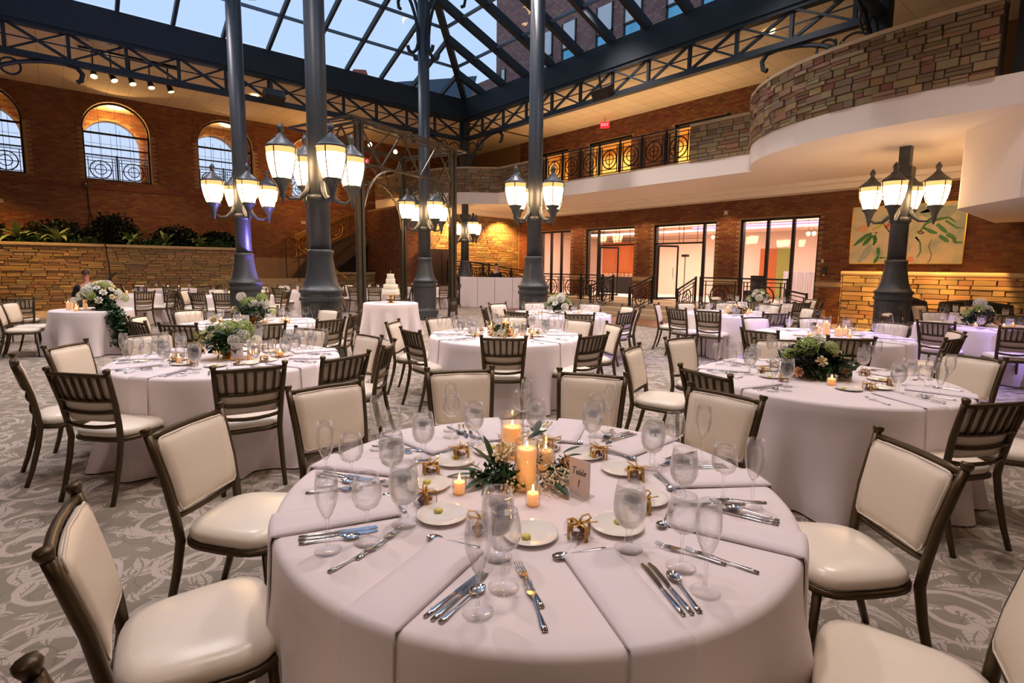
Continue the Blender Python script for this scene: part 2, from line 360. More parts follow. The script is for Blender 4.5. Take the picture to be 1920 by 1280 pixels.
def carpet():
    k = NT('scroll_carpet'); co = k.coord('Object')
    nz = k.n('TexNoise'); nz.inputs['Scale'].default_value = 5; k.l(co, nz.inputs['Vector'])
    wob = k.n('VectorMath', operation='MULTIPLY_ADD'); k.l(nz.outputs['Color'], wob.inputs[0]); wob.inputs[1].default_value = (.06, .06, 0); k.l(co, wob.inputs[2])
    def cell(scale, seed, rnd=.75):
        off = k.n('VectorMath', operation='ADD'); k.l(wob.outputs[0], off.inputs[0]); off.inputs[1].default_value = (seed, seed * .7, 0)
        v = k.n('TexVoronoi', voronoi_dimensions='2D'); v.inputs['Scale'].default_value = scale; v.inputs['Randomness'].default_value = rnd
        k.l(off.outputs[0], v.inputs['Vector'])
        d = k.n('VectorMath', operation='SUBTRACT'); k.l(off.outputs[0], d.inputs[0]); k.l(v.outputs['Position'], d.inputs[1])
        s = k.n('SeparateColor'); k.l(v.outputs['Color'], s.inputs[0])
        ro = k.n('VectorRotate', rotation_type='Z_AXIS'); k.l(d.outputs[0], ro.inputs['Vector']); k.l(k.math('MULTIPLY', s.outputs[0], 6.283), ro.inputs['Angle'])
        x = k.n('SeparateXYZ'); k.l(ro.outputs[0], x.inputs[0]); return x.outputs[0], x.outputs[1], s.outputs[1]
    def leaf(scale, seed, a, b):
        x, y, r = cell(scale, seed)
        y = k.math('ADD', y, k.math('MULTIPLY', k.math('MULTIPLY', x, x), 2.2))
        env = k.math('MULTIPLY', k.math('SUBTRACT', 1, k.math('POWER', k.math('ABSOLUTE', k.math('DIVIDE', x, a)), 1.7)), b)
        ay = k.math('ABSOLUTE', y)
        m1 = k.math('LESS_THAN', ay, env); vein = k.math('GREATER_THAN', ay, .0045)
        side = k.math('GREATER_THAN', k.math('FRACT', k.math('ADD', k.math('MULTIPLY', x, 30), k.math('MULTIPLY', ay, 36))), .16)
        return k.math('MULTIPLY', k.math('MULTIPLY', m1, vein), side)
    def spiral(scale, seed, R, w):
        x, y, r = cell(scale, seed, .55)
        rr = k.math('SQRT', k.math('ADD', k.math('MULTIPLY', x, x), k.math('MULTIPLY', y, y)))
        th = k.math('DIVIDE', k.math('ARCTAN2', y, x), 6.283)
        t = k.math('FRACT', k.math('ADD', th, k.math('DIVIDE', rr, .135)))
        d = k.math('MULTIPLY', k.math('ABSOLUTE', k.math('SUBTRACT', t, .5)), .135)
        wd = k.math('MULTIPLY', k.math('SUBTRACT', 1.15, k.math('DIVIDE', rr, R * 1.6)), w)
        m1 = k.math('LESS_THAN', d, wd); m2 = k.math('LESS_THAN', rr, R); return k.math('MULTIPLY', m1, m2)
    ms = [leaf(4.2, .0, .105, .034), leaf(3.1, 3.3, .14, .045), spiral(1.75, 7.7, .27, .021), leaf(6.5, 9.1, .06, .022)]
    tot = ms[0]
    for q in ms[1:]: tot = k.math('MAXIMUM', tot, q)
    fine = k.noise(co, 420, 2); big = k.noise(co, 2.2, 3)
    base = k.mix(big, lin('#7b7162'), lin('#928777')); pat = k.mix(fine, lin('#b0a197'), lin('#cbbcb1'))
    dark = spiral(1.75, 7.78, .26, .006)
    c = k.mix(k.math('MULTIPLY', tot, .85), base, pat); c = k.mix(k.math('MULTIPLY', dark, .35), c, lin('#5a5a42'))
    k.l(c, k.b.inputs['Base Color']); k.b.inputs['Roughness'].default_value = .95; k.b.inputs['Sheen Weight'].default_value = .15
    k.bump(k.math('ADD', fine, k.math('MULTIPLY', tot, .6)), .5, .006); return k.m
M['carpet'] = carpet()

def ceiling_tiles():
    k = NT('ceiling_tiles'); co = k.coord('Object')
    br = k.n('TexBrick'); k.l(co, br.inputs['Vector']); br.offset = 0
    br.inputs['Scale'].default_value = 1; br.inputs['Brick Width'].default_value = .61; br.inputs['Row Height'].default_value = .61; br.inputs['Mortar Size'].default_value = .01
    br.inputs['Color1'].default_value = (*lin('#dcc8a6'), 1); br.inputs['Color2'].default_value = (*lin('#d4bf9c'), 1); br.inputs['Mortar'].default_value = (*lin('#b59f7c'), 1)
    k.l(br.outputs['Color'], k.b.inputs['Base Color']); k.b.inputs['Roughness'].default_value = .9; k.bump(k.noise(co, 90), .15); return k.m
M['tiles'] = ceiling_tiles()
M['outglass'] = mat('office_glass', '#6fb0c8', .08, .75, var=.5, vscale=.6, col2='#33586a')

# ================================================================== SETTING
XW, YW, ZC = 18.0, 25.4, 7.66          # right wall, back wall, ceiling of the aisle
RX, RY, RX0, RY0 = 13.5, 19.2, -1.6, 4.15   # the ring beam under the glass roof
b = MB(); b.add([(-9, -9, 0), (18.4, -9, 0), (18.4, 26, 0), (-9, 26, 0)], [(0, 1, 2, 3)])
floor = b.build('floor', M['carpet']); floor['kind'] = 'structure'
# hardwood strip in front of the steps
hw = empty('floor', kind='structure')
b = MB(); b.add([(12.4, 7.0, .004), (14.9, 6.4, .004), (14.9, 19.4, .004), (12.9, 19.4, .004)], [(0, 1, 2, 3)]); b.build('plank_bed', M['wood'], hw)
b = MB()
x = 12.5
while x < 14.7:
    y = 7.2 + random.random()
    while y < 19:
        L = random.uniform(.8, 1.6)
        if x > 12.4 + (y - 7) * .04: b.bb(x, x + .118, y, min(y + L - .004, 19.4), .004, .012)
        y += L
    x += .121
b.build('plank', M['wood'], hw, kind='stuff')

def bricks_on(name, parent, o, u, n, W, H, holes=(), bw=.203, bh=.068, g=.010, mt='brick', z0=0.0, proud=.012):
    """one joined set of running-bond bricks: origin o, along u, facing n; holes=(u0,u1,z0,z1,arch)"""
    o, u, n = Vector(o), Vector(u), Vector(n); mb = MB(); row = 0; z = z0
    def hidden(a0, a1, q0, q1):
        for h in holes:
            u0, u1, h0, h1 = h[:4]
            if len(h) > 4 and h[4]:
                c = (u0 + u1) / 2; R = (u1 - u0) / 2; zs = h1 - R; zm = (q0 + q1) / 2; am = (a0 + a1) / 2
                if zm < zs and zm > h0 and a1 > u0 and a0 < u1: return True
                if zm >= zs and sqrt((am - c) ** 2 + (zm - zs) ** 2) < R + .09: return True
            elif a1 > u0 + .005 and a0 < u1 - .005 and q1 > h0 + .005 and q0 < h1 - .005: return True
        return False
    while z + bh <= H + .01:
        s = 0 if row % 2 == 0 else -(bw + g) / 2
        while s < W:
            a0, a1 = max(s, 0), min(s + bw, W)
            if a1 - a0 > .03 and not hidden(a0, a1, z, z + bh):
                p = proud + random.uniform(-.003, .004)
                A = o + u * a0 + Vector((0, 0, z)); B = o + u * a1 + Vector((0, 0, z)); t = Vector((0, 0, bh))
                v = [A, B, B + t, A + t, A + n * p, B + n * p, B + n * p + t, A + n * p + t]
                mb.add(v, [(4, 5, 6, 7), (0, 1, 5, 4), (1, 2, 6, 5), (2, 3, 7, 6), (3, 0, 4, 7)])
            s += bw + g
        z += bh + g; row += 1
    return mb.build('brick', M[mt], parent, kind='stuff')

def wall_with_holes(name, axis, at, a0, a1, z0, z1, holes, thick, m):
    """slab wall cut by rectangular openings, built of solid boxes"""
    mb = MB(); cuts = sorted(holes); cur = a0
    def bx(p0, p1, q0, q1):
        if p1 - p0 < 1e-3 or q1 - q0 < 1e-3: return
        if axis == 'x': mb.bb(at, at + thick, p0, p1, q0, q1)
        else: mb.bb(p0, p1, at, at + thick, q0, q1)
    for h in cuts:
        bx(cur, h[0], z0, z1); bx(h[0], h[1], z0, h[2]); bx(h[0], h[1], h[3], z1); cur = h[1]
    bx(cur, a1, z0, z1)
    o = mb.build(name, m); o['kind'] = 'structure'; return o

# ---- back wall with four arches onto a corridor
ARCH = [(-2.62, -.55), (1.05, 3.10), (4.72, 6.80), (8.40, 10.45)]
SILL, SPR, TOP = 4.62, 6.45, 7.48
def arch_wall():
    mb = MB(); x0 = -9; y0, y1 = YW, YW + .45; N = 20
    for (a, c) in ARCH:
        mb.bb(x0, a, y0, y1, 0, ZC); mb.bb(a, c, y0, y1, 0, SILL); R = (c - a) / 2; cx = (a + c) / 2; H = SPR
        for i in range(N):
            t0, t1 = pi - pi * i / N, pi - pi * (i + 1) / N
            xa, za = cx + R * cos(t0), H + R * sin(t0); xb, zb = cx + R * cos(t1), H + R * sin(t1)
            vs = [(xa, y0, za), (xb, y0, zb), (xb, y0, ZC), (xa, y0, ZC), (xa, y1, za), (xb, y1, zb), (xb, y1, ZC), (xa, y1, ZC)]
            mb.add(vs, [(0, 1, 2, 3), (7, 6, 5, 4), (0, 4, 5, 1)])
        x0 = c
    mb.bb(x0, 18.4, y0, y1, 0, ZC)
    o = mb.build('wall_back', M['mortar']); o['kind'] = 'structure'; return o
wb = arch_wall()
bricks_on('b', wb, (-4.5, YW, 1.9), (1, 0, 0), (0, -1, 0), 22.4, ZC - 1.9, [(a + 4.5, c + 4.5, SILL - 1.9, TOP - 1.9, True) for a, c in ARCH])
# soldier ring of bricks round each arch, and the sill course
mb = MB()
for a, c in ARCH:
    cx = (a + c) / 2; R = (c - a) / 2
    for rr in (R + .002, R + .11):
        n = int(pi * rr / .078)
        for i in range(n + 1):
            t = pi * i / n; T = Matrix.Translation((cx + (rr + .05) * cos(t), YW - .012, SPR + (rr + .05) * sin(t))) @ Matrix.Rotation(-t, 4, 'Y')
            mb.box((0, 0, 0), (.1, .04, .066), T)
mb.build('arch_brick', M['brick'], wb, kind='stuff')
MB().bb(-4.5, 12.2, YW - .05, YW, 4.28, 4.40).build('sill_course', M['brick'], wb)
# corridor behind the arches: floor, ceiling, outer wall with inner arched windows
b = MB(); b.bb(-9, 12.2, YW + .45, 27.4, 4.45, 4.6); b.bb(-9, 12.2, YW + .45, 27.8, ZC - .1, ZC + .1)
o = b.build('floor', M['ceiling']); o['kind'] = 'structure'
def outer_arch_wall():
    mb = MB(); x0 = -9; y0, y1 = 27.4, 27.8; N = 16
    for (a, c) in ARCH:
        a += .05; c -= .12; mb.bb(x0, a, y0, y1, 4, ZC); mb.bb(a, c, y0, y1, 4, 4.7); R = (c - a) / 2; cx = (a + c) / 2; H = 6.25
        for i in range(N):
            t0, t1 = pi - pi * i / N, pi - pi * (i + 1) / N
            xa, za = cx + R * cos(t0), H + R * sin(t0); xb, zb = cx + R * cos(t1), H + R * sin(t1)
            mb.add([(xa, y0, za), (xb, y0, zb), (xb, y0, ZC), (xa, y0, ZC), (xa, y1, za), (xb, y1, zb)], [(0, 1, 2, 3), (0, 4, 5, 1)])
        x0 = c
    mb.bb(x0, 12.2, y0, y1, 4, ZC)
    o = mb.build('wall_outer', M['mortar']); o['kind'] = 'structure'; return o
wo2 = outer_arch_wall()
bricks_on('b', wo2, (-3.5, 27.4, 4.6), (1, 0, 0), (0, -1, 0), 15.5, ZC - 4.6, [(a + .05 + 3.5, c - .12 + 3.5, 0, 6.25 + .94 - 4.6, True) for a, c in ARCH])
# frames and muntins of the arched windows: heavy bars in the wall, thin leaded lines outside
for k, (a, c) in enumerate(ARCH):
    wn = empty('window_%d' % (k + 1), kind='structure'); cx = (a + c) / 2; R = (c - a) / 2
    fr = MB(); fr.ring((cx, YW + .22, SPR), R - .03, .035, 'y', 28, 6, (0, pi))
    for xx in (a + .03, c - .03): fr.bar((xx, YW + .22, SILL), (xx, YW + .22, SPR), .06)
    fr.bar((a, YW + .22, SILL + .03), (c, YW + .22, SILL + .03), .06)
    fr.build('window_frame', M['iron'], wn)
    fr = MB()
    fr.bar((a, YW + .22, SPR - .12), (c, YW + .22, SPR - .12), .05, .07); fr.bar((a, YW + .22, SPR - .62), (c, YW + .22, SPR - .62), .035, .05)
    fr.build('transom', M['iron'], wn)
    th = MB(); n = 4
    for i in range(1, n):
        xx = a + (c - a) * i / n; zt = SPR + sqrt(max(R * R - (xx - cx) ** 2, 0)); th.bar((xx, YW + .24, SILL), (xx, YW + .24, zt), .012)
    for zz in (SILL + .6, SPR + .35): 
        hw_ = sqrt(max(R * R - max(zz - SPR, 0) ** 2, 0)); th.bar((cx - hw_, YW + .24, zz), (cx + hw_, YW + .24, zz), .012)
    th.build('muntin', M['iron'], wn)
    ow = MB(); n = 6
    for i in range(1, n):
        xx = a + .05 + (c - a - .17) * i / n; ow.bar((xx, 27.6, 4.7), (xx, 27.6, 6.9), .012)
    for zz in (5.3, 5.8, 6.3): ow.bar((a + .1, 27.6, zz), (c - .15, 27.6, zz), .012)
    ow.build('muntin', M['iron'], wn)
    g = MB(); P = [(a, SILL), (c, SILL)] + [(cx + R * cos(pi * i / 20), SPR + R * sin(pi * i / 20)) for i in range(21)]
    g.add([(p[0], YW + .23, p[1]) for p in P], [tuple(range(len(P)))]); g.build('glass_pane', M['pane'], wn)
    if k != 3:
        L = tag(MB().lathe([(-.03, .02), (-.10, .17), (-.07, .26), (-.02, .30), (0, .30)], 24, (cx + (.12 if k == 1 else .3), 26.3, ZC - .1)).build('ceiling_light', M['disc']), '', 'lamp')
        L['label'] = ['round lit ceiling lamp behind the arched window cut off at the wall end', 'bright round ceiling lamp at the top of the second arched window from the outer end', 'small round ceiling lamp in the third arched window, partly behind a column'][k]

# ---- circle-motif railing panel
def rail_panel(mb, o, u, W, H, dz=0.0):
    """iron panel: double frame, concentric circles with cross; dz = rise along the panel"""
    o, u = Vector(o), Vector(u).normalized()
    def P(a, z): return o + u * a + Vector((0, 0, z + dz * a / W))
    def B(a0, z0, a1, z1, w=.024): mb.bar(P(a0, z0), P(a1, z1), w)
    B(0, H, W, H, .045); B(0, .05, W, .05, .03); B(0, H - .1, W, H - .1, .024)
    for f in (.06, .14): B(W * f, .05, W * f, H - .1); B(W * (1 - f), .05, W * (1 - f), H - .1)
    B(W * .06, .16, W * .94, .16); B(W * .06, H - .22, W * .94, H - .22)
    cz = (.05 + H - .1) / 2; R = min(W * .34, (H - .35) / 2)
    for rr, w_ in ((R, .034), (R * .55, .026)):
        pts = [P(W / 2 + rr * cos(2 * pi * i / 18), cz + rr * sin(2 * pi * i / 18)) for i in range(19)]
        mb.tube(pts, w_ * .6, 5, False)
    B(W / 2, .16, W / 2, H - .22, .02); B(W * .14, cz, W * .86, cz, .02)
def railing(name, o, u, L, H, n, label, cat='railing', post=.05, dz=0.0, group=None, kind=None, ends=(True, True)):
    r = empty(name, label=label, cat=cat, group=group) if not kind else empty(name, kind=kind)
    o, u = Vector(o), Vector(u).normalized(); w_ = L / n
    for i in range(n + 1):
        if (i == 0 and not ends[0]) or (i == n and not ends[1]): continue
        p = o + u * (w_ * i) + Vector((0, 0, dz * i / n)); MB().bar(p, p + Vector((0, 0, H + .04)), post).build('post', M['iron'], r)
    for i in range(n):
        p = o + u * (w_ * i) + Vector((0, 0, dz * i / n)); mb = MB(); rail_panel(mb, p, u, w_, H, dz / n); mb.build('panel', M['iron'], r)
    return r
for k, (a, c) in enumerate(ARCH[:3] + ARCH[3:]):
    railing('corridor_railing', (a, YW + .6, 4.6), (1, 0, 0), c - a, 1.0, 2, ['iron railing with circle motif in the window cut off by the picture edge', 'iron railing with two circle motifs in the fully visible arched window', 'iron railing with circle motif in the arched window behind the violet-lit column', 'iron railing low in the arched window behind the nearest lamp column'][k])

# ---- right wall: doors below, balcony doors above
DR = [(6.75, 9.27, .4, 3.30), (10.15, 12.78, .4, 3.30), (13.70, 16.33, .4, 3.30), (17.25, 19.30, .4, 3.30)]
UP = [(9.85, 12.05, 4.7, 6.95), (14.0, 16.28, 4.7, 6.95), (17.5, 19.3, 4.7, 6.95)]
wr = wall_with_holes('wall_right', 'x', XW, -9, 25.4, 0, 4.45, DR, .35, M['mortar'])
wr2 = wall_with_holes('wall_right', 'x', XW, -9, 25.4, 4.45, ZC, UP, .35, M['mortar'])
bricks_on('b', wr, (XW, 1.0, .0), (0, 1, 0), (-1, 0, 0), 19.8, 4.25, [(d[0] - 1, d[1] - 1, 0, d[3]) for d in DR] + [(5.75 - 1, 12.8 - 1 + 10, 1.13, 1.26)])
bricks_on('b', wr2, (XW, 7.5, 4.7), (0, 1, 0), (-1, 0, 0), 13.3, ZC - 4.7, [(d[0] - 7.5, d[1] - 7.5, 0, d[3] - 4.7) for d in UP])
b = MB()
for a, c in ((5.84, 6.75), (9.27, 10.15), (12.78, 13.70), (16.33, 17.25), (19.30, 20.8)): b.bb(XW - .035, XW, a, c, 1.13, 1.26)
o = b.build('trim_1', M['cap']); o['kind'] = 'structure'
# other walls that close the hall
for nm, q in (('wall_left', (-9.3, -9, -9, 26, 0, 8)), ('wall_front', (-9, 18.4, -9.3, -9, 0, 8))):
    o = MB().bb(*q).build(nm, M['brick']); o['kind'] = 'structure'
# ceiling of the aisle around the glass roof
b = MB(); b.bb(-9, 18.35, RY + .2, YW + .4, ZC, ZC + .15); b.bb(RX + .2, 18.35, -9, RY + .2, ZC, ZC + .15)
b.bb(-9, RX0 - .2, -9, RY + .2, ZC, ZC + .15); b.bb(RX0 - .2, RX + .2, -9, RY0 - .2, ZC, ZC + .15)
o = b.build('ceiling', M['tiles']); o['kind'] = 'structure'
b = MB(); b.bb(-9, 18.4, RY + .15, RY + .3, ZC, 8.5); b.bb(RX + .15, RX + .3, RY0 - .3, RY + .3, ZC, 8.5); b.bb(RX0 - .3, RX0 - .15, RY0 - .3, RY, ZC, 8.5); b.bb(RX0, RX, RY0 - .3, RY0 - .15, ZC, 8.5)
o = b.build('ceiling', M['steelroof']); o['kind'] = 'structure'

# ---- raised platform in front of the doors, with steps
PZ = .40
b = MB(); b.bb(15.15, XW, 6.4, 20.9, 0, PZ)
o = b.build('floor', M['cap']); o['kind'] = 'structure'
st = empty('steps', kind='structure')
for i in range(3): MB().bb(15.15 - .32 * (3 - i) + .0, 15.2, 9.0, 12.6, 0, PZ * (i + 1) / 3 - .0 - .133 * (0)).build('step', M['cap'], st) if i < 2 else None
MB().bb(14.2, 15.2, 9.0, 12.6, 0, .02).build('step', M['stones'], st)

# ---- glass doors
def door_set(num, y0, y1, z0, z1, mull, trans=None, leaf=None):
    d = empty('door_%d' % num, kind='structure'); X = XW + .16
    f = MB(); w_ = .07
    f.bb(X - .08, X + .08, y0, y1, z1 - w_, z1)
    for y in (y0 + w_ / 2, y1 - w_ / 2): f.bb(X - .08, X + .08, y - w_ / 2, y + w_ / 2, z0, z1)
    f.build('door_frame', M['iron'], d)
    for y in mull: MB().bb(X - .05, X + .05, y - .045, y + .045, z0, z1 - w_).build('mullion', M['iron'], d)
    if trans: MB().bb(X - .04, X + .04, trans[0], trans[1], 2.55, 2.61).build('transom_bar', M['iron'], d)
    edges = [y0 + w_] + sorted(mull) + [y1 - w_]
    for i in range(len(edges) - 1):
        a, c = edges[i] + .045, edges[i + 1] - .045
        if trans and a >= trans[0] - .1 and c <= trans[1] + .1:
            MB().bb(X - .006, X + .006, a, c, 2.61, z1 - w_).build('glass_pane', M['pane'], d)
            lm = MB()
            for q in (.12, .42, .52, .88): lm.bar((X, a + (c - a) * q, 2.61), (X, a + (c - a) * q, z1 - w_), .014)
            for q in (.22, .75): lm.bar((X, a, 2.61 + (z1 - w_ - 2.61) * q), (X, c, 2.61 + (z1 - w_ - 2.61) * q), .014)
            lm.build('muntin', M['iron'], d)
        else: MB().bb(X - .006, X + .006, a, c, z0, z1 - w_).build('glass_pane', M['pane'], d)
    if leaf:   # an open glass leaf swung into the room
        y, s = leaf; L = .86; p0 = Vector((X, y, z0)); u = Vector((cos(radians(62)), s * sin(radians(-12)), 0)).normalized()
        q = p0 + u * L; f = MB()
        for a in (p0, q): f.bar(a, a + Vector((0, 0, 2.12)), .05)
        for z in (.05, 2.1): f.bar(p0 + Vector((0, 0, z)), q + Vector((0, 0, z)), .05, .08)
        lf = f.build('door_leaf', M['iron'], d); g = MB(); g.add([p0, q, q + Vector((0, 0, 2.1)), p0 + Vector((0, 0, 2.1))], [(0, 1, 2, 3)]); g.build('glass_pane', M['pane'], lf)
        h = MB(); e_ = p0 + u * (L * .86) + Vector((-.05, 0, 0)); h.tube([e_ + Vector((0, 0, .8)), e_ + Vector((-.05, 0, .85)), e_ + Vector((-.05, 0, 1.25)), e_ + Vector((0, 0, 1.3))], .012, 6); h.build('handle', M['steel'], lf)
    return d
door_set(1, 6.75, 9.27, PZ, 3.30, [7.57, 8.38])
door_set(2, 10.15, 12.78, PZ, 3.30, [10.69], (10.69, 12.7), (12.62, 1))
door_set(3, 13.70, 16.33, PZ, 3.30, [15.70], (13.7, 15.70), (15.6, 1))
door_set(4, 17.25, 19.30, PZ, 3.30, [17.95, 18.62])
for i, (a, c, z0, z1) in enumerate(UP):
    d = empty('door_%d' % (5 + i), kind='structure'); X = XW + .15; f = MB(); f.bb(X - .08, X + .08, a, c, z1 - .1, z1); f.bb(X - .08, X + .08, a, a + .08, z0, z1); f.bb(X - .08, X + .08, c - .08, c, z0, z1)
    f.build('door_frame', M['iron'], d)
        
# ---- rooms behind the doors
def room(x0, x1, y0, y1, z0, z1, mw, mf, mc, nm='wall_inner'):
    for q, m_ in (((x1, x1 + .1, y0, y1, z0, z1), mw), ((x0, x1, y0 - .1, y0, z0, z1), mw), ((x0, x1, y1, y1 + .1, z0, z1), mw)):
        o = MB().bb(*q).build(nm, m_); o['kind'] = 'structure'
    o = MB().bb(x0 - .35, x1, y0, y1, z0 - .06, z0).build('floor', mf); o['kind'] = 'structure'
    o = MB().bb(x0, x1, y0, y1, z1, z1 + .1).build('ceiling', mc); o['kind'] = 'structure'
room(18.35, 23.0, 5.2, 20.8, PZ, 3.55, M['peach'], M['peach'], M['peach'])
room(18.35, 21.8, 8.5, 20.8, 4.7, 7.5, mat('yellow_lit_paint', '#e8c68a', .8), mat('hall_floor', '#a0703c', .5), mat('hall_ceiling', '#e6cfa0', .8))
# ================================================================== STONEWORK
def stone_mesh(seed):
    r = random.Random(seed); mb = MB(); e = .07
    def j(): return r.uniform(-.035, .035)
    vs = [(0 + abs(j()) * .3, 0, 0 + abs(j())), (1 - abs(j()) * .3, 0, abs(j())), (1 - abs(j()) * .3, 0, 1 - abs(j())), (abs(j()) * .3, 0, 1 - abs(j()))]
    fr = [(e * .4 + j() * .4, 1 + j() * 3, e + j()), (1 - e * .4 + j() * .4, 1 + j() * 3, e + j()), (1 - e * .4 + j() * .4, 1 + j() * 3, 1 - e + j()), (e * .4 + j() * .4, 1 + j() * 3, 1 - e + j())]
    md = [(v[0] * .97 + .015, .72, v[2] * .98 + .01) for v in vs]
    mb.add(vs + md + fr, [(8, 9, 10, 11)[::-1]] + [(a, (a + 1) % 4, (a + 1) % 4 + 4, a + 4)[::-1] for a in range(4)] + [(a + 4, (a + 1) % 4 + 4, (a + 1) % 4 + 8, a + 8)[::-1] for a in range(4)])
    return mb
STONE_MB = [stone_mesh(i) for i in range(8)]
STONE_ME = {}
for key in ('stone', 'stoneg'):
    STONE_ME[key] = []
    for s_ in STONE_MB:
        me = s_.mesh('stone'); me.materials.append(M[key]); STONE_ME[key].append(me)
def courses(W, H, hmin, hmax, wmin, wmax, rng):
    out = []; z = 0
    while z < H - .01:
        h = min(rng.uniform(hmin, hmax), H - z)
        if H - z - h < hmin * .6: h = H - z
        a = -rng.uniform(0, wmin)
        while a < W:
            w_ = rng.uniform(wmin, wmax) * (1.3 if h < (hmin + hmax) / 2 else .8); a0, a1 = max(a, 0), min(a + w_, W)
            if a1 - a0 > .04:
                if h > hmin * 1.55 and rng.random() < .35:
                    s = rng.uniform(.4, .6); out.append((a0, a1, z, z + h * s)); out.append((a0, a1, z + h * s, z + h))
                else: out.append((a0, a1, z, z + h))
            a += w_
        z += h
    return out
def stone_face(parent, path, z0, H, n_out, hm=(.05, .12), wm=(.16, .52), key='stone', seed=1, proud=(.02, .05), limit=300, near=None):
    """lay stones along a plan polyline; the stones that show largest are parts, the rest one joined part"""
    rng = random.Random(seed); P = [Vector((p[0], p[1], 0)) for p in path]
    seg = [0]
    for i in range(len(P) - 1): seg.append(seg[-1] + (P[i + 1] - P[i]).length)
    def at(s):
        for i in range(len(P) - 1):
            if s <= seg[i + 1] + 1e-6: return P[i].lerp(P[i + 1], (s - seg[i]) / max(seg[i + 1] - seg[i], 1e-6))
        return P[-1].copy()
    st_ = courses(seg[-1], H, hm[0], hm[1], wm[0], wm[1], rng)
    cam_ = Vector((0, 0, 1.6)); items = []
    for a0, a1, q0, q1 in st_:
        A, B = at(a0), at(a1); u = (B - A); L = u.length
        if L < .02: continue
        u.normalize(); n = Vector((u.y, -u.x, 0)) * n_out; d = rng.uniform(*proud); g = .006
        Mx = Matrix(((u.x * (L - g), n.x * d, 0, A.x + u.x * g / 2), (u.y * (L - g), n.y * d, 0, A.y + u.y * g / 2), (0, 0, q1 - q0 - g, z0 + q0 + g / 2), (0, 0, 0, 1)))
        if n_out < 0: pass
        c = (A + B) / 2; c.z = z0 + q0; items.append((L * (q1 - q0) / ((c - cam_).length ** 2), Mx))
    items.sort(key=lambda t: -t[0]); rest = MB()
    for i, (s_, Mx) in enumerate(items):
        k = rng.randrange(8)
        if i < limit: placed(STONE_ME[key][k], 'stone', Mx, parent)
        else: rest.add(STONE_MB[k].v, STONE_MB[k].f, Mx)
    if rest.v: rest.build('stone', M['stones'], parent, kind='stuff')
def strip(path, z0, z1, t0, t1, mb=None, closed=False):
    """extrude a plan polyline sideways between offsets t0 and t1"""
    mb = mb or MB(); P = [Vector((p[0], p[1])) for p in path]; N = []
    for i in range(len(P)):
        a = P[max(i - 1, 0)]; b_ = P[min(i + 1, len(P) - 1)]; t = (b_ - a).normalized(); N.append(Vector((t.y, -t.x)))
    vs = []
    for p, n in zip(P, N):
        for t in (t0, t1):
            for z in (z0, z1): q = p + n * t; vs.append((q.x, q.y, z))
    fs = []
    for i in range(len(P) - 1):
        a, c = i * 4, i * 4 + 4
        fs += [(a, c, c + 1, a + 1), (a + 2, a + 3, c + 3, c + 2), (a + 1, c + 1, c + 3, a + 3), (a, a + 2, c + 2, c)]
    fs += [(0, 1, 3, 2), tuple(len(vs) - 4 + i for i in (0, 2, 3, 1))]
    return mb.add(vs, fs)

# ---- balcony: front line runs along x=14.45, bulges out at the near end and turns at the far end
BULGE = [(14.42, 7.20), (13.95, 7.05), (13.45, 6.76), (12.95, 6.35), (12.50, 5.82), (12.14, 5.18), (11.88, 4.45), (11.72, 3.65), (11.64, 2.8), (11.62, 1.9), (11.66, .9), (11.8, -.3), (12.1, -1.8)]
STRAIGHT = [(14.45, 18.05), (14.45, 7.20)]
TURN = [(11.95, 24.4), (12.2, 21.6), (12.75, 19.9), (13.3, 18.95), (14.45, 18.05)]
LINE = TURN[:-1] + STRAIGHT[:-1] + BULGE
ZF0, ZF1, ZP = 4.22, 4.70, 5.84
bal = empty('balcony', kind='structure')
strip(LINE, ZF0, ZF1, 0, -.25).build('fascia', M['plaster'], bal)
# slab: the soffit seen from below and the walking surface
poly = [(p[0], p[1]) for p in LINE] + [(18.0, -1.8), (18.0, 20.9), (17, 25.3), (11.95, 25.3)]
b = MB(); n = len(poly); b.add([(x + .0, y, ZF0 + .002) for x, y in poly] + [(x, y, ZF1 - .05) for x, y in poly], [tuple(range(n))[::-1], tuple(range(n, 2 * n))])
b.build('slab', M['plaster'], bal)
# stepped cornice where the soffit meets the brick
b = MB(); b.bb(17.45, XW, -1.8, 20.9, 3.96, ZF0); b.bb(17.2, 17.46, -1.8, 20.9, 4.10, ZF0); b.build('cornice', M['plaster'], bal)
b = MB(); b.bb(12.2, 17.45, 20.45, 20.9, 3.98, ZF0); b.build('cornice', M['plaster'], bal)
strip([(14.47, 16.2), (14.47, 9.15)], ZF1, ZF1 + .05, .03, -.25).build('coping', M['cap'], bal)
PAR1 = [(14.43, 9.1), (14.43, 7.22)]
p1 = empty('balcony_parapet', kind='structure')
strip(PAR1, ZF1 - .02, 5.70, -.02, -.3).build('core', M['stonebed'], p1); strip(PAR1, 5.70, 5.78, .07, -.34).build('coping', M['cap'], p1)
stone_face(p1, PAR1, ZF1, 1.0, 1, (.08, .17), (.16, .5), 'stoneg', 3)
p2 = empty('balcony_parapet', kind='structure')
PARB = BULGE[1:10]
strip(PARB, ZF1 - .02, ZP, -.02, -.3).build('core', M['stonebed'], p2); strip(PARB, ZP, ZP + .07, .07, -.34).build('coping', M['cap'], p2)
stone_face(p2, PARB, ZF1, ZP - ZF1, 1, (.08, .165), (.16, .52), 'stoneg', 5, (.02, .075), 260)
p3 = empty('balcony_parapet', kind='structure')
PARC = TURN[:-1] + [(14.45, 18.05), (14.45, 16.2)]
strip(PARC, ZF1 - .02, 5.66, -.02, -.3).build('core', M['stonebed'], p3); strip(PARC, 5.66, 5.73, .07, -.34).build('coping', M['cap'], p3)
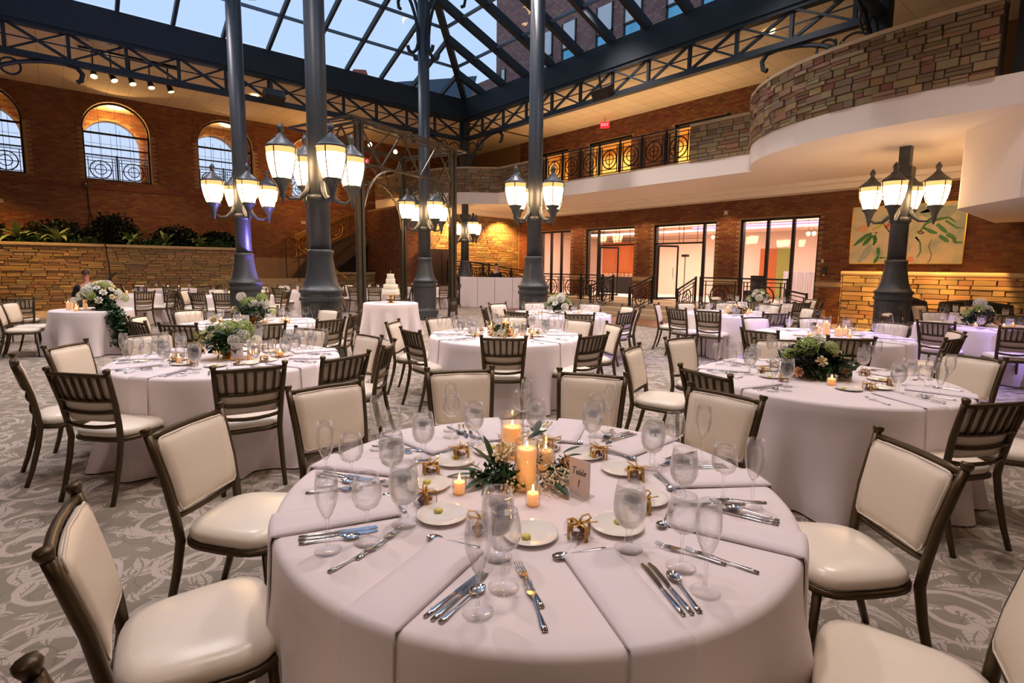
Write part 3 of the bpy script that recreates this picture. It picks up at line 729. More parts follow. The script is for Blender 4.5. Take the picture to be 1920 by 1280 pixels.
stone_face(p3, PARC, ZF1, .96, 1, (.07, .15), (.16, .55), 'stoneg', 6, (.02, .045), 300)
# plain black block that makes the end beyond the bulge dark
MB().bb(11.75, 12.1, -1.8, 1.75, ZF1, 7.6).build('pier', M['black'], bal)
railing('balcony_railing', (14.5, 16.15, ZF1 + .05), (0, -1, 0), 7.05, 1.02, 8, 'long black iron balcony railing with circle motifs above the white fascia')
# white plaster mass hanging below the bulge
dm = empty('ceiling', kind='structure')
DROP = [(17.4, 2.60), (13.35, 2.56), (13.1, 2.50), (12.85, 2.32), (12.3, 1.9), (11.8, 1.5), (11.72, .9), (11.75, -1.8)]
b = MB(); P = DROP + [(17.4, -1.8)]; n = len(P); b.add([(x, y, 2.80) for x, y in P] + [(x, y, ZF0 + .01) for x, y in P], [tuple(range(n))[::-1]] + [(i, (i + 1) % n, (i + 1) % n + n, i + n) for i in range(n)])
b.build('dropped_soffit', M['plaster'], dm)

# ---- long planter of ledge stone on the left
def planter(x0, x1, y0, y1, H, seed, limit, key='stone', hm=(.05, .12), wm=(.18, .6), ends=False):
    p = empty('wall_left' if seed == 11 else 'planter_wall', kind='structure')
    MB().bb(x0, x1, y0, y1, 0, H - .09).build('core', M['stonebed'], p); MB().bb(x0 - .0, x1 + .06, y0 - .09, y0 + .35, H - .09, H).build('coping', M['cap'], p)
    stone_face(p, [(x0, y0), (x1, y0)], 0, H - .09, 1, hm, wm, key, seed, (.02, .055), limit)
    if ends: stone_face(p, [(x1, y0), (x1, y1)], 0, H - .09, 1, hm, wm, key, seed + 1, (.02, .05), 20)
    return p
pl = planter(-6.0, 5.42, 23.3, 25.3, 2.22, 11, 300, ends=True)
pl['kind'] = 'structure'; pl.name = 'planter_wall'
planter(9.2, 13.6, 23.9, 25.3, 1.28, 21, 70)
# ---- amber-lit stone wall under the balcony
aw = empty('wall_stone', kind='structure')
MB().bb(12.3, 18.1, 20.92, 21.3, 0, ZF0).build('core', M['stonebed'], aw)
stone_face(aw, [(12.3, 20.92), (17.98, 20.92)], 0, 3.98, 1, (.07, .13), (.2, .7), 'stone', 31, (.02, .05), 300)
stone_face(aw, [(12.3, 24.6), (12.3, 20.92)], 0, 4.0, -1, (.08, .14), (.25, .7), 'stone', 33, (.02, .04), 0)
MB().bb(11.6, 12.28, 20.95, 24.6, 0, ZF0).build('brick_pier', M['mortar'], aw)
bricks_on('b', aw, (11.6, 20.95, 0), (1, 0, 0), (0, -1, 0), .68, ZF0 - .05); bricks_on('b', aw, (11.6, 24.6, 0), (0, -1, 0), (-1, 0, 0), 3.65, ZF0 - .05)
# ---- stone planter along the right wall under the painting
rp_ = empty('planter_wall', kind='structure')
MB().bb(17.42, XW - .02, -1.5, 5.80, 0, 1.48).build('core', M['stonebed'], rp_)
c_ = MB(); c_.tube([(17.46, -1.5, 1.53), (17.46, 5.86, 1.53)], .075, 10); c_.bb(17.42, XW, -1.5, 5.86, 1.47, 1.605); c_.build('coping', M['cap'], rp_, True)
stone_face(rp_, [(17.42, 5.8), (17.42, -1.2)], 0, 1.47, 1, (.10, .17), (.25, .85), 'stone', 41, (.03, .07), 120)
stone_face(rp_, [(17.98, 5.82), (17.42, 5.82)], 0, 1.47, 1, (.10, .17), (.2, .4), 'stone', 42, (.02, .04), 20)

# ================================================================== RING BEAM, TRUSS AND GLASS ROOF
ZB0, ZB1, ZCH = 7.68, 8.45, 6.82
def truss(name, p0, p1, step, inset=0.0):
    t = empty(name, kind='structure'); p0, p1 = Vector((*p0, 0)), Vector((*p1, 0)); u = (p1 - p0); L = u.length; u.normalize(); nx = Vector((u.y, -u.x, 0))
    c = (p0 + p1) / 2; rz = atan2(u.y, u.x)
    MB().box((c.x, c.y, (ZB0 + ZB1) / 2), (L + .3, .30, ZB1 - ZB0), rz=rz).build('beam', M['steelroof'], t)
    MB().box((c.x, c.y, ZB0 - .05), (L, .22, .10), rz=rz).build('chord', M['steelroof'], t)
    MB().box((c.x, c.y, ZCH + .06), (L, .20, .14), rz=rz).build('chord', M['steelroof'], t)
    MB().bar(p0 + Vector((0, 0, 7.28)), p1 + Vector((0, 0, 7.28)), .03).build('mid_rod', M['steelroof'], t)
    p0 = p0 + u * inset; L -= inset; n = int(L / step); s = step
    for i in range(n + 1):
        q = p0 + u * (s * i); MB().bar(q + Vector((0, 0, ZCH + .1)), q + Vector((0, 0, ZB0)), .085).build('post', M['steelroof'], t)
        if i < n:
            r = q + u * s
            MB().bar(q + Vector((0, 0, ZCH + .12)), r + Vector((0, 0, ZB0 - .05)), .06, .07).build('brace', M['steelroof'], t)
            k = nx * .07
            MB().bar(q + k + Vector((0, 0, ZB0 - .05)), r + k + Vector((0, 0, ZCH + .12)), .045, .05).build('brace', M['steelroof'], t)
    return t
truss('beam', (RX, RY), (RX0, RY), 1.265, .2); truss('beam', (RX, RY), (RX, RY0), 1.33, -.1)
truss('beam', (RX0, RY0), (RX, RY0), 1.265); truss('beam', (RX0, RY0), (RX0, RY), 3)
K = .40
rf = empty('roof', kind='structure')
def hipz(s): return ZB1 + K * s
W_ = RX - RX0; half = W_ / 2
def rafter(a, b_, w_=.10, h=.2, m_='steelroof', nm='rafter'): MB().bar(a, b_, w_, h).build(nm, M[m_], rf)
sp = 1.32
xs = [RX - 1.18 - sp * i for i in range(11)]; ys = [RY - 1.25 - sp * i for i in range(11)]
for x in xs:
    s = min(RX - x, x - RX0)
    if s > .2:
        rafter((x, RY, ZB1 + .02), (x, RY - s, hipz(s)), .09, .17); rafter((x, RY0, ZB1), (x, RY0 + s, hipz(s)))
for y in ys:
    s = min(RY - y, y - RY0, half)
    if s > .2 and y > RY0: rafter((RX, y, ZB1 + .02), (RX - s, y, hipz(s)), .16, .26); rafter((RX0, y, ZB1), (RX0 + s, y, hipz(s)))
for cx, cy, sx_, sy_ in ((RX, RY, -1, -1), (RX0, RY, 1, -1), (RX, RY0, -1, 1), (RX0, RY0, 1, 1)):
    rafter((cx, cy, ZB1 + .03), (cx + sx_ * half, cy + sy_ * half, hipz(half) + .03), .20, .24, nm='hip_rafter')
for i in range(1, 5):
    s = 1.42 * i; z = hipz(s) + .05
    rafter((RX0 + s, RY - s, z), (RX - s, RY - s, z), .10, .07, 'purlin', 'purlin'); rafter((RX - s, RY - s, z), (RX - s, RY0 + s, z), .10, .07, 'purlin', 'purlin')
    rafter((RX0 + s, RY0 + s, z), (RX0 + s, RY - s, z), .10, .07, 'purlin', 'purlin'); rafter((RX0 + s, RY0 + s, z), (RX - s, RY0 + s, z), .10, .07, 'purlin', 'purlin')
# glass between the bars: one pane per bay on the two slopes in view
def pane(vs): MB().add(vs, [tuple(range(len(vs)))]).build('glass_pane', M['roofglass'], rf)
lv = [0, 1.42, 2.84, 4.26, 5.68, half]
xe = [RX0] + sorted(x for x in xs if min(RX - x, x - RX0) > .2) + [RX]; ye = [RY0] + sorted(y for y in ys if RY - y > .2 and y > RY0) + [RY]
for i in range(len(xe) - 1):
    for j in range(5):
        s0, s1 = lv[j], lv[j + 1]; a, c = xe[i], xe[i + 1]
        def cl(x, s): return min(max(x, RX0 + s), RX - s)
        q = [(cl(a, s0), RY - s0), (cl(c, s0), RY - s0), (cl(c, s1), RY - s1), (cl(a, s1), RY - s1)]
        if q[1][0] - q[0][0] > .05: pane([(x, y, hipz(s) + .1) for (x, y), s in zip(q, (s0, s0, s1, s1))])
for i in range(len(ye) - 1):
    for j in range(5):
        s0, s1 = lv[j], lv[j + 1]; a, c = ye[i], ye[i + 1]
        def cy(y, s): return min(max(y, RY0 + min(s, half - .03)), RY - s)
        q = [(RX - s0, cy(a, s0)), (RX - s0, cy(c, s0)), (RX - s1, cy(c, s1)), (RX - s1, cy(a, s1))]
        if q[1][1] - q[0][1] > .05: pane([(x, y, hipz(s) + .1) for (x, y), s in zip(q, (s0, s0, s1, s1))])
MB().add([(RX0, RY0, ZB1 + .1), (RX, RY0, ZB1 + .1), (RX - half, RY0 + half, hipz(half) + .1)], [(0, 1, 2)]).build('glass_pane', M['roofglass'], rf)
MB().add([(RX0, RY0, ZB1 + .1), (RX0, RY, ZB1 + .1), (RX - half, RY - half, hipz(half) + .1)], [(0, 1, 2)]).build('glass_pane', M['roofglass'], rf)
# curb upstand catching the light at the foot of the glass
b = MB(); b.bb(RX0, RX, RY - .02, RY + .1, ZB1, ZB1 + .05); b.bb(RX - .02, RX + .1, RY0, RY, ZB1, ZB1 + .05); b.build('curb', M['purlin'], rf)

# ---- columns
def bracket(mb, c, u, z0, reach, z1, rings=True, hook=True, w_=.05, gap=.17):
    """cast bracket: concave arc from the shaft out to the chord, with two rings in the corner and a curl"""
    c, u = Vector(c), Vector(u).normalized(); P = []
    for i in range(13):
        t = i / 12 * pi / 2; P.append(c + u * (gap + reach * (1 - cos(t))) + Vector((0, 0, z0 + (z1 - z0) * sin(t) ** .9)))
    mb.tube(P, w_, 6)
    ax = 'y' if abs(u.x) > .5 else 'x'
    if rings:
        r1, r2 = reach * .16, reach * .10
        q = c + u * (gap + r1 + .02); mb.ring((q.x, q.y, z1 - r1 - .12), r1, w_ * .5, ax, 18, 5)
        q = c + u * (gap + r1 * 2 + r2 + .05); mb.ring((q.x, q.y, z1 - r2 - .1), r2, w_ * .5, ax, 16, 5)
    if hook:
        e_ = P[-1]; mb.tube([e_, e_ + u * .22 + Vector((0, 0, -.03)), e_ + u * .34 + Vector((0, 0, -.18)), e_ + u * .30 + Vector((0, 0, -.36)), e_ + u * .2 + Vector((0, 0, -.42))], w_ * 1.1, 6)
COLP = [(0, .40), (.28, .40), (.31, .355), (.36, .335), (.98, .335), (1.0, .365), (1.05, .365), (1.07, .34), (1.12, .345), (1.14, .37), (1.18, .37), (1.2, .33), (1.26, .295), (1.36, .262), (1.5, .235), (1.66, .212), (1.76, .20), (1.79, .215), (1.84, .215), (1.86, .18)]
def lantern(c):
    """child tree: lantern > lamp_glass, band, cap, finial, cup, ribs"""
    x, y, z = c; e_ = empty('lantern', (0, 0, 0))
    MB().lathe([(.02, .11), (.06, .135), (.16, .168), (.28, .192), (.37, .200)], 18, c).build('lamp_glass', M['lampglass'], e_, True)
    MB().lathe([(.37, .203), (.45, .205)], 18, c, cap=False).build('glass_band', M['lampband'], e_, True)
    MB().lathe([(.45, .215), (.47, .215), (.50, .19), (.56, .12), (.60, .075), (.62, .07), (.64, .045), (.68, .03), (.70, .045), (.74, .05), (.78, .03), (.82, .0)], 16, c).build('cap', M['column'], e_, True)
    MB().lathe([(-.34, .0), (-.30, .02), (-.24, .03), (-.22, .045), (-.18, .04), (-.05, .085), (.0, .13), (.02, .14), (.03, .11)], 14, c).build('cup', M['column'], e_, True)
    rb = MB()
    for k in range(4):
        a = pi / 4 + k * pi / 2; rb.tube([(x + r * cos(a), y + r * sin(a), z + h) for h, r in ((.02, .14), (.16, .18), (.3, .205), (.46, .212))], .010, 4)
    rb.build('rib', M['column'], e_)
    for o in kids_of(e_): pass
    return e_
def lamp_arm(t, k, zl):
    a = k * pi / 2; u = Vector((cos(a), sin(a), 0)); e_ = Vector((0, 0, zl)) + u * .585
    ln = lantern((0, 0, 0)); ln.parent = t; ln.location = e_; ln.scale = (1.12, 1.12, 1.10)
    mb = MB(); mb.tube([u * .15 + Vector((0, 0, zl + .02)), u * .20 + Vector((0, 0, zl - .14)), u * .33 + Vector((0, 0, zl - .27)), u * .47 + Vector((0, 0, zl - .28)), u * .56 + Vector((0, 0, zl - .22))], [.04, .05, .035, .025, .02], 6)
    mb.build('arm', M['column'], t, True)
def column(x, y, label, top=9.9, brk=True, post=False, beam=None):
    t = empty('lamp_column', (x, y, 0), 0, label, 'column')
    MB().lathe(COLP[:10], 24).build('base', M['column'], t); MB().lathe(COLP[9:], 24).build('bell', M['column'], t, True)
    if not post:
        MB().lathe([(1.86, .172), (3.3, .165), (top, .16)], 20).build('shaft', M['column'], t, True)
    else:
        MB().lathe([(1.86, .172), (3.0, .165), (3.62, .16)], 20).build('shaft', M['column'], t, True)
        MB().bb(-.16, .16, -.16, .16, 3.60, 3.80).build('capital', M['column'], t); MB().bb(-.10, .10, -.10, .10, 3.78, ZF0).build('post', M['column'], t)
    MB().lathe([(2.62, .17), (2.66, .20), (2.72, .20), (2.76, .17)], 16).build('collar', M['column'], t, True)
    for k in range(4): lamp_arm(t, k, 2.94)
    return t
A_ = column(3.42, 13.85, 'lamp column with violet light on its shaft, in front of the stone planter')
column(3.46, 9.15, 'thickest lamp column, left of the iron gazebo')
column(8.5, 14.15, 'lamp column standing behind the gazebo posts and cake table')
column(8.50, 9.30, 'lamp column between the bar and the pale lit doorways')
column(13.9, 3.62, 'lamp column with square top post in front of the flower painting', post=True)
column(13.42, 19.05, 'farthest lamp column, beside the white bar under the balcony', post=True)
# beams and brackets that tie the four inner columns high under the roof
tb = empty('beam', kind='structure')
IX, IY = (3.44, 8.5), (9.22, 14.0)
for y in IY: MB().bb(RX0, RX, y - .1, y + .1, 9.9, 10.15).build('tie_beam', M['steelroof'], tb) if False else None
for y in IY: MB().bb(IX[0], IX[1], y - .09, y + .09, 9.75, 10.0).build('tie_beam', M['steelroof'], tb)
for x in IX: MB().bb(x - .09, x + .09, IY[0], IY[1], 9.75, 10.0).build('tie_beam', M['steelroof'], tb)
for (x, y) in ((3.42, 13.85), (3.46, 9.15), (8.5, 14.15), (8.5, 9.3)):
    for u in ((1, 0, 0), (-1, 0, 0), (0, 1, 0), (0, -1, 0)):
        inward = (u[0] > 0) == (x < 6) if u[0] else (u[1] > 0) == (y < 11)
        mb = MB(); bracket(mb, (x, y, 0), u, 7.9, 1.5 if inward else .95, 9.75, True, True, .045)
        c = Vector((x, y, 7.9)) + Vector(u) * .17; v = Vector(u)
        mb.tube([c, c + Vector((0, 0, -.18)) + v * .06, c + Vector((0, 0, -.30)) + v * .18, c + Vector((0, 0, -.26)) + v * .3, c + Vector((0, 0, -.14)) + v * .34], .05, 6)
        mb.build('bracket', M['steelroof'], tb)
# short upper columns and brackets under the ring beam
for i, (x, y, us) in enumerate(((RX, RY, ((-1, 0, 0), (0, -1, 0))), (RX, 4.15, ((0, 1, 0), (-1, 0, 0))), (RX0, RY, ((1, 0, 0),)))):
    c = empty('column', kind='structure'); z0 = ZF1 if i < 2 else 0
    MB().bb(x - .15, x + .15, y - .15, y + .15, z0, ZB0).build('shaft', M['steelroof'], c)
    for u in us: mb = MB(); bracket(mb, (x, y, 0), u, 5.0 if i == 0 else 5.3, 2.0, ZCH, True, True, .055); mb.build('bracket', M['steelroof'], c)

# ---- buildings outside, seen through the glass
def office(x, y0, y1, z0, z1, wins, label, name='office_building', depth=8):
    t = empty(name, (0, 0, 0), 0, label, 'building')
    MB().bb(x, x + depth, y0, y1, z0, z1).build('wall', M['brickout'], t)
    br = MB(); z = z0
    while z < min(z1, 26):
        y = max(y0, -2) + ((int(z / .16) % 2) * .2)
        while y < y1: br.bb(x - .03, x, y, min(y + .385, y1), z, z + .145); y += .4
        z += .16
    br.build('brick', M['brickout'], t, kind='stuff')
    for (a, c, wz0, wz1) in wins:
        w_ = MB().bb(x - .05, x - .031, a, c, wz0, wz1).build('window', M['outglass'], t)
        s_ = MB(); s_.bb(x - .12, x - .05, a, a + .09, wz0, wz1); s_.bb(x - .12, x - .05, c - .09, c, wz0, wz1); h = wz0 + (wz1 - wz0) * .60; s_.bb(x - .12, x - .05, a, c, h, h + .12); s_.build('sash', M['iron'], w_)
        MB().bb(x - .07, x - .05, a + .09, c - .09, h + .12, wz1).build('blind', M['outwhite'], w_)
    return t
PAT = [(26.9, 27.85), (24.8, 26.05), (21.85, 23.15), (19.75, 21.05), (16.9, 18.2), (14.8, 16.1), (12.0, 13.3), (9.9, 11.2), (7.1, 8.4), (5, 6.3), (2.2, 3.5)]
office(26.0, -22, 32.9, 9.0, 40, [(a, c, z, z + 4.1) for z in (13.0, 19.6) for a, c in PAT] + [(31.75, 32.35, 13.4, 15.9)], 'tall brown brick building with pairs of windows seen through the roof glass')
office(26.6, 32.9, 42, 9, 15.9, [(34.0, 34.6, 12.4, 14.2)], 'lower brick wing adjoining the tall building beyond the glass', depth=6)
t = empty('house', (0, 0, 0), 0, 'low blue-grey slate roofed building over the far corner of the glass roof', 'building')
b = MB(); b.add([(16.2, 33, 12.9), (23.5, 33, 12.9), (26.5, 36, 16.6), (24.5, 36, 16.0), (18.4, 36, 14.3), (16.6, 36, 14.1)], [(0, 1, 2, 3, 4, 5)])
b.build('roof', M['slate'], t); MB().bb(16.3, 24.5, 33.3, 36, 5, 12.9).build('wall', M['brickout'], t)
t = empty('house', (0, 0, 0), 0, 'small red gabled roof top beyond the glass', 'building')
MB().add([(15.8, 36, 14.0), (17.5, 36, 14.0), (17.1, 36, 14.85), (16.2, 36, 14.7), (17.5, 37.4, 14.0), (17.1, 37.4, 14.85)], [(0, 1, 2, 3), (1, 4, 5, 2)]).build('roof', mat('red_roof', '#a5604f', .8, bump=.4, bscale=20), t)
MB().bb(15.9, 17.4, 36.05, 37.3, 6, 14.0).build('wall', M['brickout'], t)
# ================================================================== WALL FIXTURES
def painting():
    k = NT('flower_painting'); co = k.coord('Object'); sx = k.n('SeparateXYZ'); k.l(co, sx.inputs[0]); Y, Z = sx.outputs[1], sx.outputs[2]
    nz = k.n('TexNoise'); nz.inputs['Scale'].default_value = 2.2; nz.inputs['Detail'].default_value = 5; k.l(co, nz.inputs['Vector'])
    rp = k.n('ValToRGB'); k.l(nz.outputs['Fac'], rp.inputs[0]); r = rp.color_ramp
    r.elements[0].position = .32; r.elements[0].color = (*lin('#a9b7a4'), 1); r.elements[1].position = .7; r.elements[1].color = (*lin('#e0cfa6'), 1)
    e = r.elements.new(.5); e.color = (*lin('#d3c9a8'), 1)
    k.l(rp.outputs[0], k.b.inputs['Base Color']); k.b.inputs['Roughness'].default_value = .6; k.bump(k.noise(co, 60), .2, .004); return k.m
PX = XW - .04
t = empty('painting', (PX, 0, 0), 0, 'large floral painting with green leaves on pale ground above the stone ledge', 'painting')
MB().bb(-.035, .02, 3.24, 5.83, 1.83, 3.43).build('canvas', painting(), t)
fr = MB()
for q in ((3.22, 3.24, 1.81, 3.45), (5.83, 5.85, 1.81, 3.45), (3.22, 5.85, 1.81, 1.83), (3.22, 5.85, 3.43, 3.45)): fr.bb(-.045, .03, *q)
fr.build('frame', M['gold'], t)
def px(x, y):   # picture fraction (0..1 from its left, 0..1 from its top) to the canvas
    return Vector((0, 5.83 - 2.59 * x, 3.43 - 1.60 * y))
def brush(name, shapes, col, d):
    mb = MB()
    for sh in shapes:
        if len(sh) == 4 and not isinstance(sh[0], tuple):      # ellipse: centre x, y, half length, half width -> tuple(cx,cy,(l,w),ang)
            cx, cy, (l, w_), a = sh; c = px(cx, cy); P = []
            for i in range(14):
                q = 2 * pi * i / 14; rr = 1 + .12 * sin(3 * q + cx * 40); P.append(c + Vector((-.036 - d, -(l * cos(q) * cos(a) - w_ * sin(q) * sin(a)) * rr, (l * cos(q) * sin(a) + w_ * sin(q) * cos(a)) * rr)))
            mb.add(P, [tuple(range(14))])
        else:
            pts = [px(*p[:2]) + Vector((-.036 - d, 0, 0)) for p in sh]; ws = [p[2] for p in sh]
            for i in range(len(pts) - 1):
                a, c = pts[i], pts[i + 1]; tt = (c - a).normalized(); n_ = Vector((0, tt.z, -tt.y)); mb.add([a - n_ * ws[i], a + n_ * ws[i], c + n_ * ws[i + 1], c - n_ * ws[i + 1]], [(0, 1, 2, 3)])
    mb.build(name, mat('paint_' + col[1:], col, .5, var=.3, vscale=12), t)
brush('brush_stroke', [(.78, .16, (.40, .16), .1), (.55, .1, (.5, .1), 0)], '#a6b39a', .0005)
brush('brush_stroke', [(.10, .38, (.16, .09), .2)], '#dfa878', .001)
brush('brush_stroke', [(.42, .52, (.30, .22), .5), (.6, .8, (.16, .1), 1.2)], '#e2cdb2', .001)
brush('brush_stroke', [(.15, .82, (.30, .09), 1.1)], '#a8b3a8', .0012)
brush('brush_stroke', [(.57, .93, (.09, .07), 0), (.36, .36, (.06, .05), 0)], '#e2977a', .002)
brush('brush_stroke', [(.33, .36, (.05, .05), .3), (.345, .33, (.03, .04), .3)], '#d8553a', .003)
brush('brush_stroke', [((.03, .68, .02), (.08, .6, .05), (.15, .5, .05), (.2, .46, .02)), ((.2, .5, .04), (.15, .62, .06), (.12, .68, .02)), ((.22, .5, .05), (.24, .6, .05), (.22, .68, .02)), ((.27, .72, .03), (.275, .8, .05), (.28, .86, .02)), ((.28, .86, .02), (.26, .94, .05), (.24, .99, .03)), ((.29, .9, .03), (.33, .9, .015), (.38, .91, .01))], '#3f7f38', .004)
brush('brush_stroke', [((.62, .5, .015), (.68, .33, .03), (.76, .28, .04), (.86, .25, .03), (.92, .33, .015)), ((.66, .4, .03), (.74, .48, .05), (.78, .5, .02)), ((.77, .35, .04), (.83, .45, .05), (.86, .5, .02)), ((.8, .54, .04), (.86, .62, .05), (.88, .65, .02)), ((.86, .52, .05), (.92, .58, .05), (.93, .66, .03), (.99, .66, .02)), ((.84, .3, .03), (.93, .42, .02), (.99, .44, .01)), ((.60, .55, .02), (.645, .65, .02), (.655, .8, .02), (.63, .9, .01))], '#4f8a4a', .004)
brush('brush_stroke', [(.63, .50, (.10, .12), .2)], '#c6cf6a', .0035); brush('brush_stroke', [(.62, .55, (.09, .10), .2)], '#dcdcc0', .004)
brush('brush_stroke', [(.64, .48, (.08, .045), -.25)], '#6a3a30', .005); brush('brush_stroke', [(.64, .48, (.05, .02), -.25)], '#b89088', .0055)
brush('brush_stroke', [((.74, .6, .006), (.72, .72, .008), (.75, .85, .008), (.74, .95, .01), (.72, .99, .008)), ((.3, .3, .01), (.36, .45, .02), (.4, .5, .01)), (.24, .46, (.03, .025), 0)], '#6b4a3c', .005)
brush('brush_stroke', [((.25, .3, .03), (.3, .26, .04), (.34, .22, .02)), ((.2, .4, .02), (.27, .34, .03), (.3, .3, .02))], '#b6c03c', .004)

for y, z, s, lab in ((9.80, 3.57, (.16, .16), 'small beige square wall speaker above the gap between the doors'), (6.58, 1.90, (.09, .13), 'pale rectangular switch plate right of the last glass doors')):
    t = empty('wall_plate', (XW - .03, y, z), 0, lab, 'wall fixture'); MB().bb(-.02, .018, -s[0] / 2, s[0] / 2, -s[1] / 2, s[1] / 2).build('cover', M['cap'], t); MB().bb(-.026, -.02, -s[0] / 4, s[0] / 4, -s[1] / 4, s[1] / 4).build('face', M['china'], t)
t = empty('wall_phone', (XW - .05, 6.50, 1.62), 0, 'small black and white wall device below the switch plate', 'wall fixture')
MB().bb(-.03, .03, -.05, .05, -.12, .10).build('body', M['blackgloss'], t); MB().lathe([(0, .03), (.03, .03)], 10, (-.04, 0, -.16)).build('button', M['china'], t)
for x, z, lab in ((-1.35, 3.62, 'small pale vent plate on the brick at the picture edge'), (8.9, 3.52, 'small pale vent plate on the brick right of the violet-lit column')):
    t = empty('vent_plate', (x, YW - .02, z), 0, lab, 'wall fixture'); MB().bb(-.16, .16, -.02, .01, -.07, .07).build('cover', M['cap'], t)
    g = MB(); [g.bb(-.14, .14, -.026, -.02, -.05 + i * .03, -.035 + i * .03) for i in range(4)]; g.build('slat', M['cap'], t)
t = empty('wall_camera', (1.05, YW - .08, 4.42), 0, 'small black camera on the ledge at the arched window corner', 'camera'); MB().bb(-.05, .05, -.08, .04, -.12, .05).build('body', M['blackgloss'], t); MB().lathe([(0, .03), (.03, .035)], 10, (0, -.1, -.02)).build('lens', M['steel'], t)
tag(MB().tube([(1.08, 25.3, 4.35), (1.12, 25.28, 3.4), (1.2, 23.9, 2.3), (1.36, 23.16, 2.2), (1.42, 23.14, 1.5), (1.5, 23.1, .05)], .022, 6).build('cable', M['blackgloss']), 'thin black cable hanging from the window ledge down the stone planter', 'cable')

# exit signs
def lettering(body, size, m_, parent, loc, ext=.0003, shear=0):
    cu = bpy.data.curves.new('text', 'FONT'); cu.body = body; cu.size = size; cu.align_x = 'CENTER'; cu.align_y = 'CENTER'; cu.extrude = ext; cu.shear = shear; cu.resolution_u = 3
    o = bpy.data.objects.new('text', cu); COL.objects.link(o); bpy.context.view_layer.update()
    me = bpy.data.meshes.new_from_object(o.evaluated_get(bpy.context.evaluated_depsgraph_get())); bpy.data.objects.remove(o)
    n = bpy.data.objects.new('lettering', me); COL.objects.link(n); me.materials.clear(); me.materials.append(m_); n.parent = parent; n.location = loc; n.rotation_euler = (pi / 2, 0, 0); return n
def exit_sign(loc, rz, lab, s=1):
    t = empty('exit_sign', loc, rz, lab, 'sign'); MB().box((0, 0, 0), (.36 * s, .05, .24 * s)).build('box', M['exit'], t)
    lettering('EXIT', .15 * s, M['exitl'], t, (0, -.03, 0), .002)
    MB().bar((0, 0, .12 * s), (0, 0, .3 * s), .02).build('hanger', M['iron'], t)
    return t
exit_sign((17.2, 14.75, 7.30), radians(-50), 'small red lit exit sign hanging below the balcony ceiling')
t = exit_sign((8.4, 18.0, 5.15), radians(-35), 'small red lit exit sign seen through the gazebo roof', .9)
# loudspeakers on the truss
for x, y, z, rz, lab in ((5.75, 18.85, 6.98, 0, 'black loudspeaker box on the truss left of the nearest column'), (13.1, 11.35, 6.90, pi / 2, 'black loudspeaker box tilted down from the truss over the balcony')):
    t = empty('loudspeaker', (x, y, z), rz, lab, 'speaker'); T = Matrix.Rotation(radians(-28), 4, 'X')
    MB().box((0, 0, 0), (.62, .34, .30), T).build('cabinet', M['blackgloss'], t); MB().box((0, -.175, 0), (.56, .02, .25), T).build('grille', M['iron'], t); MB().bar((0, .1, .1), (0, .2, .5), .05).build('bracket', M['iron'], t)
# track spotlights
tr = [(1.2, 20.2), (1.62, 20.2), (2.08, 20.2), (2.56, 20.2), (3.04, 20.2)]
tag(MB().bb(.9, 3.3, 20.12, 20.28, 7.60, 7.66).build('light_track', M['iron']), 'black ceiling track carrying five spotlights near the truss', 'light track')
od = ['first', 'second', 'third', 'fourth', 'fifth']
for i, (x, y) in enumerate(tr):
    t = empty('spotlight', (x, y, 7.42), radians((i * 37) % 50 - 25), 'black ceiling spotlight with lit lens, %s from the outer end of the track' % od[i], 'spotlight', 'track spotlights')
    MB().bar((0, 0, .2), (0, 0, -.34), .03).build('stem', M['iron'], t); T = Matrix.Translation((.02, -.03, -.44)) @ Matrix.Rotation(radians(150 + i * 4), 4, 'X') @ Matrix.Rotation(radians(12), 4, 'Y')
    MB().lathe([(-.12, .05), (-.1, .07), (.10, .085), (.12, .09)], 12, M=T).build('housing', M['blackgloss'], t, True); MB().lathe([(.12, .085), (.125, .085)], 12, M=T).build('lens', M['disc'], t)
for x, y, z, lab in ((12.6, 6.9, 7.62, 'bright recessed ceiling lamp above the curved stone balcony'), (5.9, 21.5, 7.62, 'bright recessed ceiling lamp beside the violet-lit column'), (15.6, 22.0, 7.62, 'bright recessed ceiling lamp over the far balcony corner')):
    if x == 12.6: x, y = 14.3, 6.9
    tag(MB().lathe([(-.02, .10), (0, .13), (.03, .13)], 16, (x, y, z)).build('ceiling_light', M['disc']), lab, 'lamp')

# ================================================================== STAIRS AND PLATFORM RAILS
st = empty('staircase', kind='structure')
for i in range(6): MB().bb(6.0, 9.0, 22.9 + .3 * i, 25.35, .165 * i, .165 * (i + 1)).build('step', M['cap'], st)
MB().add([(8.9, 24.3, 1.0), (12, 24.3, 3.4), (12, 24.3, 3.0), (8.9, 24.3, .6), (8.9, 25.35, 1.0), (12, 25.35, 3.4), (12, 25.35, 3.0), (8.9, 25.35, .6)], [(0, 1, 2, 3), (4, 7, 6, 5), (0, 4, 5, 1), (3, 2, 6, 7)]).build('flight', M['darkwood'], st)
MB().add([(7.9, 25.3, .6), (9.2, 25.3, 2.3), (12.2, 25.3, 3.6), (12.2, 25.3, .2), (7.9, 25.3, .2)], [(0, 1, 2, 3, 4)]).build('stringer', M['darkwood'], st)
hr = empty('stair_railing', label='gold handrails and iron panels of the stair behind the nearest column', cat='railing')
MB().tube([(9.3, 22.6, 1.0), (7.9, 25.0, 2.75), (8.2, 25.1, 3.0)], .035, 8).build('handrail', M['brass'], hr, True)
MB().tube([(9.7, 22.6, 1.0), (8.3, 25.0, 2.75), (10.8, 25.1, 3.9)], .035, 8).build('handrail', M['brass'], hr, True)
